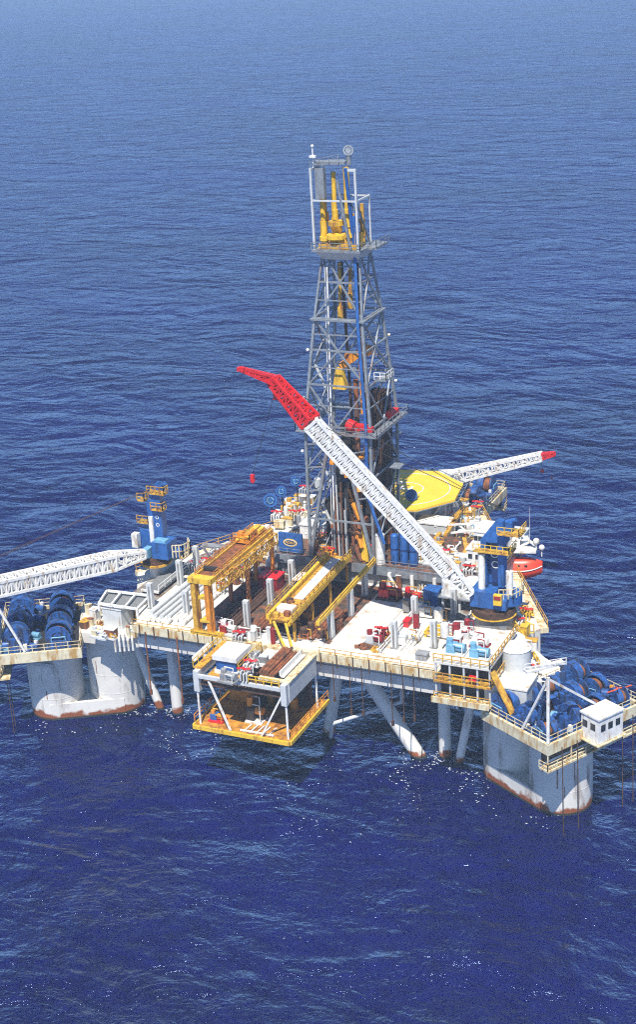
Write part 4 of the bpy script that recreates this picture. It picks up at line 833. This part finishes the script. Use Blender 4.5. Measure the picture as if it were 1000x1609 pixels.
# bent white pipes at the deck corners
def fairlead_pipes(ang, s0, label):
    t = T('bent_pipe_rack', label, 'pipes', pol(ang, 33, s0, 12.2), 'bent white pipes at the deck corners')
    for i in range(5):
        a = Vector(pol(ang, 32.6 + i * .62, s0, 14.6)); o = (pol(ang, 32, s0) - pol(ang, 32, 0)).normalized()
        MB().path([a - o * .9, a + o * .4, a + o * .75 + Vector((0, 0, -.35)), a + o * .75 + Vector((0, 0, -2.0))], .17, 8).build('pipe', 'white', t)
fairlead_pipes(210, 8.0, 'five bent white pipes over the edge right of the left winch platform')
fairlead_pipes(-30, -8.3, 'five bent white pipes over the deck edge below the yellow walkways at right')
MB_ = None
th = T('tank_house', 'pair of white rounded tanks in a frame left of the right crane', 'tank', (42.4, 18.6, 17))
for x in (40.6, 43.6): MB().tube((x, 18.6, 19.2), (x, 18.6, 21.2), 1.55, 24).sphere((x, 18.6, 21.2), 1.55, .5, 20, 8).build('tank', 'white', th)
for px, py, qx, qy in ((668, 872, 692, 838), (700, 842, 724, 804), (715, 900, 738, 856), (730, 846, 736, 876)):
    a, b = at(px, py, 20.1), at(qx, qy, 20.6); one('slanting_beam', MB().beam(a, b, .6, .5), 'gold', 'weathered yellow slanting beam behind the white boom near the helideck', 'beam', 'slanting yellow beams near the helideck')
for x in (39.4, 41.9, 44.9): MB().bb(x, x + .3, 17.2, 17.5, 17.03, 20).build('leg', 'post', th)
MB().bb(39, 45.2, 16.8, 20.3, 19.0, 19.18).build('frame', 'steel', th)

# ------------------------------------------------------------------ houses and machinery between derrick and right crane
def house(label, x0, x1, y0, y1, z0, z1, mt='white', name='deck_house', wins=0, rmt=None):
    t = T(name, label, 'deck house', ((x0 + x1) / 2, (y0 + y1) / 2, z0))
    MB().bb(x0, x1, y0, y1, z0, z1).build('wall', mt, t)
    MB().bb(x0 - .12, x1 + .12, y0 - .12, y1 + .12, z1 + .002, z1 + .2).build('roof', rmt or mt, t)
    for i in range(wins):
        x = x0 + (x1 - x0) * (i + .5) / wins; MB().bb(x - .3, x + .3, y0 - .05, y0 - .003, z1 - 1.3, z1 - .6).build('window', 'glass', t)
    return t
house('white deck house with slim windows between the white boom and the blue crane tower', 40.5, 44.9, 25, 31, 20.02, 23.2, wins=4)
house('low white deck house behind the white boom near the helideck stairs', 37.5, 44, 38, 44, 17.04, 19.4, wins=4, rmt='post')
house('grey block under the right front of the helideck', 27.5, 32.5, 38.6, 42.0, 17.04, 20.6, mt='post', rmt='white')
house('low white block below the thin white outrigger frame', 33.5, 38.5, 32.5, 36.0, 17.04, 19.6, rmt='post')
house('tall white accommodation block with thin dark lines left of the blue crane tower', 41.2, 44.6, 26.2, 30.4, 23.41, 25.6, wins=5)
house('white upper cabin left of the orange lifeboat', 40.5, 44.4, 32.2, 36, 20.02, 22.6, wins=3)
house('pale grey stepped box at the left deck corner beside the bent pipes', -7.6, -4.4, 2.0, 5.2, 14.42, 17.4, mt='post', rmt='white')
house('white low house on the rear left deck behind the gantry beam', 2.0, 8.5, 27.5, 33, 17.04, 19.4, rmt='deck')
house('white machinery house at the left foot of the derrick', 12.0, 16.4, 29, 34, 20.02, 22.2)
house('rusty edged red container between the racks and the sign', 11.2, 14.2, 15.8, 18.4, 17.04, 18.9, mt='dred', rmt='red')
house('dark blue tool container at the rear of the rusty rack', 16.4, 19.4, 16.8, 19.4, 17.04, 18.7, mt='navy', rmt='white')
house('blue tank cabin beyond the pale deck', 36.9, 39.0, 16.6, 18.6, 17.04, 19.8, mt='blue', rmt='blue')
house('grey stepped machinery block below the near white tank', 52.2, 57.8, -2.2, 2.4, 14.42, 16.9, mt='post', rmt='deck')
# large bright deck sheets, hatches
one('deck_cover', MB().bb(28.6, 34.2, 3, 15.5, 17.03, 17.2), 'deck', 'large bare pale deck cover right of the slim yellow beam', 'cover')
one('deck_cover', MB().bb(38.9, 45.0, -.6, 4.8, 17.03, 17.22), 'deck', 'pale square deck cover left of the two storey module', 'cover')
# blue tanks beside the drill floor
bt_ = None
for i in range(5):
    x, y = 29.6 + (i % 3) * 1.45 + (.7 if i > 2 else 0), 24.4 + (1.6 if i > 2 else 0)
    t = T('pressure_tank', 'tall blue cylinder in the cluster on the right of the drill floor', 'tank', (x, y, 20.02), 'blue cylinders on the drill floor')
    MB().tube((x, y, 20.3), (x, y, 24.3), .62, 18).sphere((x, y, 24.3), .62, .6, 16, 6).build('shell', 'blue', t); MB().ring((x, y, 20.2), .2, .7, .3).build('base_ring', 'navy', t); MB().ring((x, y, 22.4), .6, .68, .15).build('band', 'navy', t)
t = T('vent_cylinder', 'tall plain white cylinder at the front edge of the drill floor', 'cylinder', (27.2, 23.6, 20.02))
MB().tube((27.6, 23.6, 20.02), (27.6, 23.6, 24.6), .72, 24).build('shell', 'white', t); MB().tube((27.6, 23.6, 24.6), (27.6, 23.6, 24.8), .76, 24, .5).build('lid', 'post', t)
# round blue reels on poles behind the left deck
for px, py, pb, r, lb in ((425, 786, 17, 1.15, 'largest leftmost'), (442, 772, 17, .9, 'middle'), (465, 756, 20, .85, 'rearmost right')):
    a = at(px, py + 40, pb); z = pb + 4.3
    a = at(px, py, z); t = T('reel_stand', 'round blue sheave wheel on a thin post behind the left deck, %s one' % lb, 'wheel', (a.x, a.y, pb), 'blue sheave wheels')
    MB().ring(a, r * .72, r, .3, (.3, -1, .2), 24).ring(a, 0, r * .25, .34, (.3, -1, .2), 12).box(a, (r * 1.5, .12, .16)).box(a, (.16, .12, r * 1.5)).build('wheel', 'blue', t)
    MB().ring(a, r * .36, r * .5, .2, (.3, -1, .2), 20).build('inner_ring', 'lblue', t)
    MB().beam((a.x, a.y + .3, pb), (a.x, a.y + .3, z), .16).build('post', 'dark', t)
a = at(647, 778, 23.9); t = T('reel_stand', 'round blue sheave wheel standing in front of the yellow helideck', 'wheel', (a.x, a.y, 20), 'blue sheave wheels')
MB().ring(a, .5, .95, .3, (.3, -1, .2), 24).ring(a, 0, .5, .1, (.3, -1, .2)).build('wheel', 'blue', t); MB().beam((a.x, a.y + .3, 20), a + Vector((0, .3, 0)), .3).build('post', 'lblue', t)

# left rear truss and pipe rack frames
t = T('truss_frame', 'white triangular truss frame standing out behind the left end of the gantry', 'frame', at(330, 880, 17))
A_, B_ = at(318, 858, 20.6), at(368, 862, 20.4); g = MB().beam(A_, B_, .4).beam(A_, at(335, 884, 17.1), .3).beam(B_, at(360, 884, 17.1), .3).beam(at(342, 862, 20.5), at(345, 884, 17.1), .25).beam(at(330, 870, 19), at(362, 872, 19), .2)
g.build('frame', 'white', t); MB().beam(A_ + Vector((0, 0, .3)), B_ + Vector((0, 0, .3)), 1.2, .1).build('top_plate', 'grey', t)
t = T('pipe_rack_frame', 'low grey framed rack platform at the far left deck in front of the left crane', 'rack', (-6, 9, 17.03))
g = MB()
for a, b in (((168, 928), (236, 936)), ((155, 948), (215, 957)), ((168, 928), (155, 948)), ((190, 931), (175, 950)), ((213, 934), (196, 954)), ((236, 936), (215, 957))): g.beam(at(*a, 18.2), at(*b, 18.2), .3)
for a in ((168, 928), (236, 936), (155, 948), (215, 957)): q = at(*a, 18.2); g.beam(q, (q.x, q.y, 17.03), .3)
g.build('frame', 'white', t)
q = [at(a, b, 17.7) for a, b in ((158, 947), (214, 955), (234, 937), (170, 930))]; MB().prism([tuple(x.xy) for x in q], 17.6, 17.7).build('grating', 'grating', t)
t = T('side_platform', 'grey grating platform beside the left crane pedestal', 'platform', (-3.6, 12.5, 17.03))
MB().bb(-5.0, -2.0, 9, 20, 17.5, 17.7).build('grating', 'grating', t); MB().rail([(-2, 9, 17.7), (-2, 20, 17.7)], 1.0, 1.8, .06).beam((-5, 9, 17.6), (-2, 9, 17.6), .3).build('railing', 'white', t)

# yellow frames, crossing pipes on the right deck
g = MB()
for i in range(3): g.beam((40.2, 8.2 + i * 1.3, 17.7), (44.6, 8.2 + i * 1.3, 17.7), .3)
g.beam((40.2, 8.2, 17.7), (40.2, 10.8, 17.7), .3).beam((44.6, 8.2, 17.7), (44.6, 10.8, 17.7), .3).beam((42.4, 8.2, 17.7), (42.4, 10.8, 17.7), .3)
for x in (40.3, 44.5):
    for y in (8.3, 10.7): g.beam((x, y, 17.03), (x, y, 17.6), .25)
one('lifting_frame', g, 'yellow', 'low bright yellow frame lying on the right pale deck near the grey posts', 'frame')
# light blue pumps on the module roof
for i, (x, y) in enumerate(((47.9, -.6), (51.2, -.9))):
    skid('pump_unit', 'light blue pump unit on the right corner roof, %s one' % ('left', 'right')[i], 'pump', (x, y, 20.02), (2.8, 2.2, 1.8), ('post', 'lblue', 'lblue', 'white'))
skid('pump_unit', 'white and red pipe machine behind the light blue pumps', 'pump', (47.2, 3.6, 20.02), (2.2, 2.6, 2.0), ('white', 'white', 'dred', 'white'), rz=.3)
skid('red_machine', 'red winch machine at the rear of the pale deck below the drill floor', 'winch', (30.9, 18.8, 17.04), (3.6, 2.6, 2.0), ('dbrown', 'red', 'dred', 'gold'))
skid('red_machine', 'dark red pump skid right of the slim yellow beam end', 'pump', (34.4, 18.9, 17.04), (2.6, 2.0, 1.7), ('dbrown', 'dred', 'red', 'gold'))
one('tool_box', MB().bb(36.3, 37.0, 10.2, 11.6, 17.04, 17.9).bb(36.2, 37.1, 10.1, 11.7, 17.902, 18.0), 'red', 'small red box on the right deck beside the rear grey post', 'box')
one('tool_box', MB().bb(41.6, 43.1, 1.0, 2.2, 17.225, 18.1).bb(41.5, 43.2, .9, 2.3, 18.102, 18.2), 'grey', 'grey blue box on the pale cover beside the tan pipes', 'box')
one('hose_pile', MB().ring((33.6, 2.6, 17.3), .5, .8, .3).ring((34.2, 2.9, 17.25), .3, .7, .25).box((33, 2.4, 17.3), (1.4, .4, .3), .4), 'rust', 'rust red coil of hose on the front of the pale deck', 'hose')
ah = at(770, 1069, 15.6); one('red_box', MB().box((ah.x, ah.y, 15.3), (1.5, 1.3, 1.5), .2).tube((ah.x, ah.y, 16.0), (ah.x, ah.y, 16.4), .4), 'red', 'bright red box on the cream corner deck below the white tanks', 'box')
pts = [pol(-30, 49 + .9 * math.sin(i * .9), 4.2 + i * .45, 15.8 + .6 * math.sin(i * .8)) for i in range(9)]
one('orange_hose', MB().path(pts, .1, 6), 'rope', 'orange red hose curling over the rear right winches', 'hose')

# ------------------------------------------------------------------ small machinery scattered over the decks
zones = [
    ('left neck deck between winches and crane', [(135, 985), (150, 975), (165, 962), (185, 955), (200, 965), (215, 968), (140, 965), (175, 1000), (210, 1000), (155, 1000)], 14.42, ('post', 'white', 'gold', 'rust', 'cream')),
    ('rear left deck behind the gantry beam', [(345, 878), (360, 868), (380, 860), (300, 890), (330, 895), (405, 850), (420, 838)], 17.05, ('white', 'grey', 'rust', 'white', 'post')),
    ('rack under the gantry near the sign', [(375, 880), (390, 875), (400, 890), (415, 882), (430, 885), (360, 900), (425, 900), (385, 905), (405, 905), (372, 917), (350, 930)], 17.05, ('gold', 'white', 'grey', 'navy', 'rust', 'post')),
    ('top deck left of the derrick foot', [(440, 828), (452, 822), (464, 815), (475, 808), (470, 825), (484, 820), (450, 812), (436, 816), (478, 795), (462, 800)], 20.02, ('white', 'gold', 'cream', 'white', 'grey')),
    ('drill floor inside the derrick legs', [(505, 868), (520, 872), (535, 866), (550, 868), (565, 874), (515, 855), (548, 852), (575, 866)], 20.02, ('dbrown', 'rust', 'orange', 'grey', 'gold')),
    ('strip in front of the drill floor', [(560, 905), (575, 900), (600, 905), (615, 910), (640, 915), (655, 918), (670, 925), (628, 925), (690, 930)], 17.05, ('grey', 'gold', 'white', 'rust', 'white')),
    ('drill floor behind the white boom', [(640, 872), (655, 880), (668, 868), (680, 885), (700, 878), (712, 890), (690, 862), (725, 880), (662, 852)], 20.02, ('white', 'post', 'gold', 'white', 'grey')),
    ('aft deck near the blue crane', [(690, 845), (705, 838), (720, 835), (735, 842), (750, 838), (700, 855), (725, 852), (745, 855), (760, 850), (735, 825), (752, 826)], 17.05, ('white', 'gold', 'lblue', 'cream', 'post')),
    ('deck under the white outrigger frame', [(695, 850), (708, 860), (722, 866), (738, 860), (752, 868), (765, 862), (742, 872), (728, 852), (712, 846), (760, 878), (748, 884), (733, 880)], 17.06, ('white', 'white', 'cream', 'gold', 'lblue', 'post')),
    ('floor right of the blue cylinders', [(650, 862), (662, 870), (676, 878), (690, 872), (702, 884), (716, 876), (728, 892), (740, 888), (752, 898), (736, 900), (720, 904), (704, 898)], 20.03, ('white', 'white', 'rust', 'post', 'gold', 'cream')),
    ('deck beside the helideck legs', [(730, 800), (742, 808), (718, 812), (700, 818), (736, 818), (685, 812), (752, 800)], 17.06, ('gold', 'white', 'grey', 'post')),
    ('deck below the slim yellow beam', [(500, 985), (490, 1000), (478, 1003), (470, 990), (505, 1005), (530, 985), (480, 975)], 17.05, ('rust', 'dbrown', 'gold', 'rust')),
    ('front deck edge behind the porch', [(360, 995), (380, 1002), (400, 1003), (430, 1010), (345, 985)], 17.05, ('white', 'post', 'dred', 'white')),
    ('pale deck beside the right posts', [(600, 1000), (630, 1010), (650, 1005), (655, 985), (640, 960), (660, 950), (670, 965), (590, 1010), (690, 975)], 17.24, ('white', 'post', 'gold', 'dred', 'grey')),
    ('corner deck around the white tanks', [(790, 1045), (810, 1070), (825, 1065), (835, 1075), (800, 1080), (785, 1060), (820, 1085), (840, 1060), (845, 1085), (790, 1090)], 14.45, ('white', 'cream', 'gold', 'post', 'white')),
    ('right corner roof behind the pumps', [(700, 1000), (720, 1010), (740, 1005), (755, 1015), (712, 990), (735, 990)], 20.03, ('white', 'post', 'dred', 'white')),
    ('deck edge right of the blue crane', [(815, 985), (825, 1000), (835, 1020), (828, 970)], 17.05, ('gold', 'yellow', 'white')),
    ('middle of the upper porch', [(400, 1035), (415, 1040), (395, 1052), (385, 1065), (360, 1070)], 17.0, ('white', 'grey', 'post')),
    ('back edge of the rear deck', [(480, 775), (470, 785), (500, 770), (490, 790), (455, 795), (447, 806)], 17.05, ('white', 'gold', 'post')),
]
for k, (x0_, y0_, dx_, dy_, z_, mt_, lb_) in enumerate(((0, 21.2, 10.5, 0, 17.25, 'white', 'rear left deck'), (0, 21.6, 10.5, 0, 17.5, 'steel', 'rear left deck'), (14.6, 2.6, 13, 0, 17.3, 'white', 'front of the rusty rack'), (14.6, 1.9, 13, 0, 17.2, 'grey', 'front of the rusty rack'),
        (28.8, 20.6, 16, 0, 17.5, 'white', 'strip below the drill floor edge'), (28.8, 20.1, 13, 0, 17.3, 'gold', 'strip below the drill floor edge'), (28.8, 19.9, 10, 0, 17.8, 'steel', 'strip below the drill floor edge'), (35.8, 2, 0, 16, 17.35, 'white', 'pale right deck'), (36.2, 2, 0, 14, 17.3, 'post', 'pale right deck'), (43.9, 5, 0, 12, 17.4, 'white', 'pale right deck'),
        (46, 8.4, 5, 0, 17.5, 'gold', 'deck below the right crane'), (28.5, 37, 12, 0, 17.5, 'white', 'deck behind the derrick'), (28.5, 37.6, 12, 0, 17.8, 'gold', 'deck behind the derrick'), (30, 27.5, 12, 0, 20.4, 'white', 'floor right of the blue cylinders'), (30, 28.2, 12, 0, 20.8, 'steel', 'floor right of the blue cylinders'), (36.5, 23.5, 0, 10, 20.4, 'white', 'floor right of the blue cylinders'))):
    g = MB().tube((x0_, y0_, z_), (x0_ + dx_, y0_ + dy_, z_), .12, 8)
    for q in range(7): g.bb(x0_ + dx_ * q / 6 - .16, x0_ + dx_ * q / 6 + .16, y0_ + dy_ * q / 6 - .16, y0_ + dy_ * q / 6 + .16, z_ - .2, z_ + .16)
    one('pipe_run', g, mt_, 'long thin flanged pipe run on the ' + lb_, 'pipe', 'pipe runs on the ' + lb_)
kinds = []
for zn, (place, pix, z, pal) in enumerate(zones):
    extra = [(px + random.uniform(-9, 9), py + random.uniform(-7, 7)) for px, py in pix] if place.split()[0] not in ('right', 'pale', 'corner', 'middle') else []
    for i, (px, py) in enumerate(pix + extra):
        a = at(px, py, z); kd = random.choice(('skid', 'crate', 'vessel', 'valve', 'skid', 'locker')); L = random.uniform(1.0, 2.2) * (1 if i < len(pix) else .6); rz = random.choice((0, math.pi / 2, .15, -.1))
        cs = [random.choice(pal) for _ in range(4)]; x, y = a.x, a.y
        if kd == 'skid':
            skid('machinery_skid', 'small machine skid with pipework on the ' + place, 'machinery', (x, y, z), (L * 1.3, L, L * .8), cs, 'machine skids on the ' + place, rz)
        elif kd == 'crate':
            h = random.uniform(.7, 1.4); t = T('storage_crate', 'small painted crate among the clutter on the ' + place, 'crate', (x, y, z), 'crates on the ' + place)
            MB().box((x, y, z + h / 2), (L, L * .7, h), rz).build('box', cs[0], t); MB().box((x, y, z + h + .06), (L * 1.06, L * .76, .12), rz).build('lid', cs[1], t)
        elif kd == 'vessel':
            t = T('small_tank', 'small upright tank with a domed top on the ' + place, 'tank', (x, y, z), 'small tanks on the ' + place); h = random.uniform(1.2, 2.2); r = L * .32
            MB().tube((x, y, z), (x, y, z + h), r, 16).sphere((x, y, z + h), r, .5, 14, 6).build('shell', cs[0], t); MB().path([(x + r, y, z + .2), (x + r + .5, y, z + .2), (x + r + .5, y, z + h), (x + r * .5, y, z + h)], .09).build('pipe', cs[1], t)
        elif kd == 'valve':
            t = T('pipe_manifold', 'cluster of bent pipes and valves on the ' + place, 'pipes', (x, y, z), 'pipe manifolds on the ' + place); g = MB(); hh = MB()
            for k in range(4):
                u = (k - 1.5) * .45; g.path([(x + u, y - .8, z), (x + u, y - .8, z + .9 + .2 * (k % 2)), (x + u, y + .8, z + .9 + .2 * (k % 2)), (x + u, y + .8, z)], .12, 6); hh.ring((x + u, y - .2 + .25 * (k % 2), z + 1.4), .12, .28, .08)
            g.tube((x - 1.1, y, z + .5), (x + 1.1, y, z + .5), .18); g.build('pipework', cs[0], t); hh.build('hand_wheel', 'red', t)
        else:
            t = T('equipment_locker', 'tall narrow locker on the ' + place, 'locker', (x, y, z), 'lockers on the ' + place); h = random.uniform(1.5, 2.2)
            MB().box((x, y, z + h / 2), (L * .6, L * .5, h), rz).build('cabinet', cs[0], t); MB().box((x, y, z + h + .05), (L * .66, L * .56, .1), rz).build('top', cs[1], t)
# hanging mooring lines and hoses below the front edge
hl = [(236, 993, 1075), (283, 1003, 1090), (524, 1045, 1090), (549, 1050, 1110), (568, 1053, 1112), (613, 1062, 1128), (632, 1064, 1122), (648, 1068, 1122)]
for i, (px, py, pb) in enumerate(hl):
    a = at(px, py, 16); b = Vector((a.x, a.y, 16 - (pb - py) * .105)); t_ = one('hanging_hose', MB().tube(Vector((a.x, -1.7, 16.6)), Vector((a.x, -1.7, b.z)), .13 if i < 2 else .08, 6).box((a.x, -1.7, b.z - .3), (.3, .3, .8)), 'rust' if i < 2 else 'dbrown', ('thick rusty hose hanging below the left front deck edge' if i < 2 else 'thin dark hose hanging below the front deck edge right of the porch'), 'hose', 'rusty hoses at left front' if i < 2 else 'hoses hanging right of the porch')
# mooring wires from the right winch platform
for i, (r, s) in enumerate(((51, -6), (51, -3.4), (51, 4.5), (51.0, 6.4))):
    a = pol(-30, r + .35, s, 12.8); one('mooring_wire', MB().tube(a, (a.x + .3, a.y, -2), .07, 6), 'dbrown', 'thin rusty mooring wire running down past the right outer column into the sea', 'wire', 'mooring wires at the right platform')
for i, s in enumerate((4.6, 6.8)):
    a = pol(210, 51.3, s, 12.8); one('mooring_wire', MB().tube(a, (a.x, a.y, -2), .07, 6), 'dbrown', 'thin rusty mooring wire running down from the left winch platform into the sea', 'wire', 'mooring wires at the left platform')
# front flare / boom arms: white derrick-side lattice right of helideck
t = T('hose_boom', 'white outrigger frame of two thin beams right of the helideck', 'boom', at(690, 832, 19))
g = MB().beam(at(683, 826, 20.5), at(758, 822, 21), .26).beam(at(683, 840, 19.5), at(762, 832, 20), .26).beam(at(758, 822, 21), at(776, 838, 20), .3).beam(at(720, 824, 20.7), at(735, 836, 19.7), .2).beam(at(758, 822, 21), at(762, 832, 20), .2)
g.build('frame', 'white', t)
# walkway arms at the right edge below the crane
t = T('edge_stairway', 'yellow stair and white landing going down the right deck edge to the winch platform', 'stairs', at(830, 1000, 16))
MB().beam(at(803, 958, 18), at(822, 970, 18), .45).beam(at(812, 966, 17.6), at(804, 980, 17), .35).build('landing', 'white', t)
MB().beam(at(806, 985, 17.4), at(846, 1050, 15.2), .9, .2).build('steps', 'white', t)
MB().rail([at(809, 985, 17.6), at(849, 1050, 15.4)], 1.1, 1.0, .08).build('handrail', 'yellow', t)

mb = MB()
for (cx_, cy_, rr_, n_) in ((43.4, 6.4, 1.5, 70), (40.3, 4.6, 2.4, 130), (1.5, 5.4, 1.6, 80), (24.8, 7.2, 1.4, 50), (-3.4, 4.6, 1.8, 60), (46.4, 4.4, 1.8, 70), (-12, 0, 6.5, 90), (57, 0, 6.5, 90), (8, -2, 4, 60), (44, 1, 5, 120), (35, -8, 9, 60)):
    for k in range(n_ if n_ < 100 else n_ // 2):
        a = random.uniform(0, 6.28); q = rr_ * (.8 + abs(random.gauss(0, .28))); x, y = cx_ + q * math.cos(a), cy_ + q * math.sin(a) * .9; s_ = random.uniform(.03, .15)
        m_ = random.randint(4, 7); pts = [(x + s_ * 1.6 * math.cos(6.283 * j / m_ + 1) * random.uniform(.4, 1), y + s_ * math.sin(6.283 * j / m_ + 1) * random.uniform(.4, 1)) for j in range(m_)]
        mb.add([(u_, v_, .05) for u_, v_ in pts], [tuple(range(m_))])
fo_ = mb.build('foam', mat('sea_foam', (.5, .56, .6), .9, var=.1)); fo_['kind'] = 'stuff'; fo_['label'] = 'white flecks of foam round the legs and columns'; fo_['category'] = 'foam'
# ------------------------------------------------------------------ haze
import bmesh
hm = bpy.data.meshes.new('haze'); bm = bmesh.new(); bmesh.ops.create_cube(bm, size=1)
for v_ in bm.verts: v_.co = Vector((v_.co.x * 18200, v_.co.y * 18200, -8 if v_.co.z < 0 else 125))
bm.to_mesh(hm); bm.free(); ho = bpy.data.objects.new('haze', hm); COL.objects.link(ho); ho['kind'] = 'stuff'
mh = bpy.data.materials.new('haze_air'); mh.use_nodes = True; nn = mh.node_tree.nodes; nn.remove(nn['Principled BSDF'])
pv = nn.new('ShaderNodeVolumePrincipled'); pv.inputs['Color'].default_value = (.54, .74, 1, 1); pv.inputs['Density'].default_value = .00020; pv.inputs['Anisotropy'].default_value = -0.35
mh.node_tree.links.new(pv.outputs[0], nn['Material Output'].inputs['Volume']); hm.materials.append(mh)

for o in S.objects:
    for k in ('_o', '_w'):
        if k in o: del o[k]
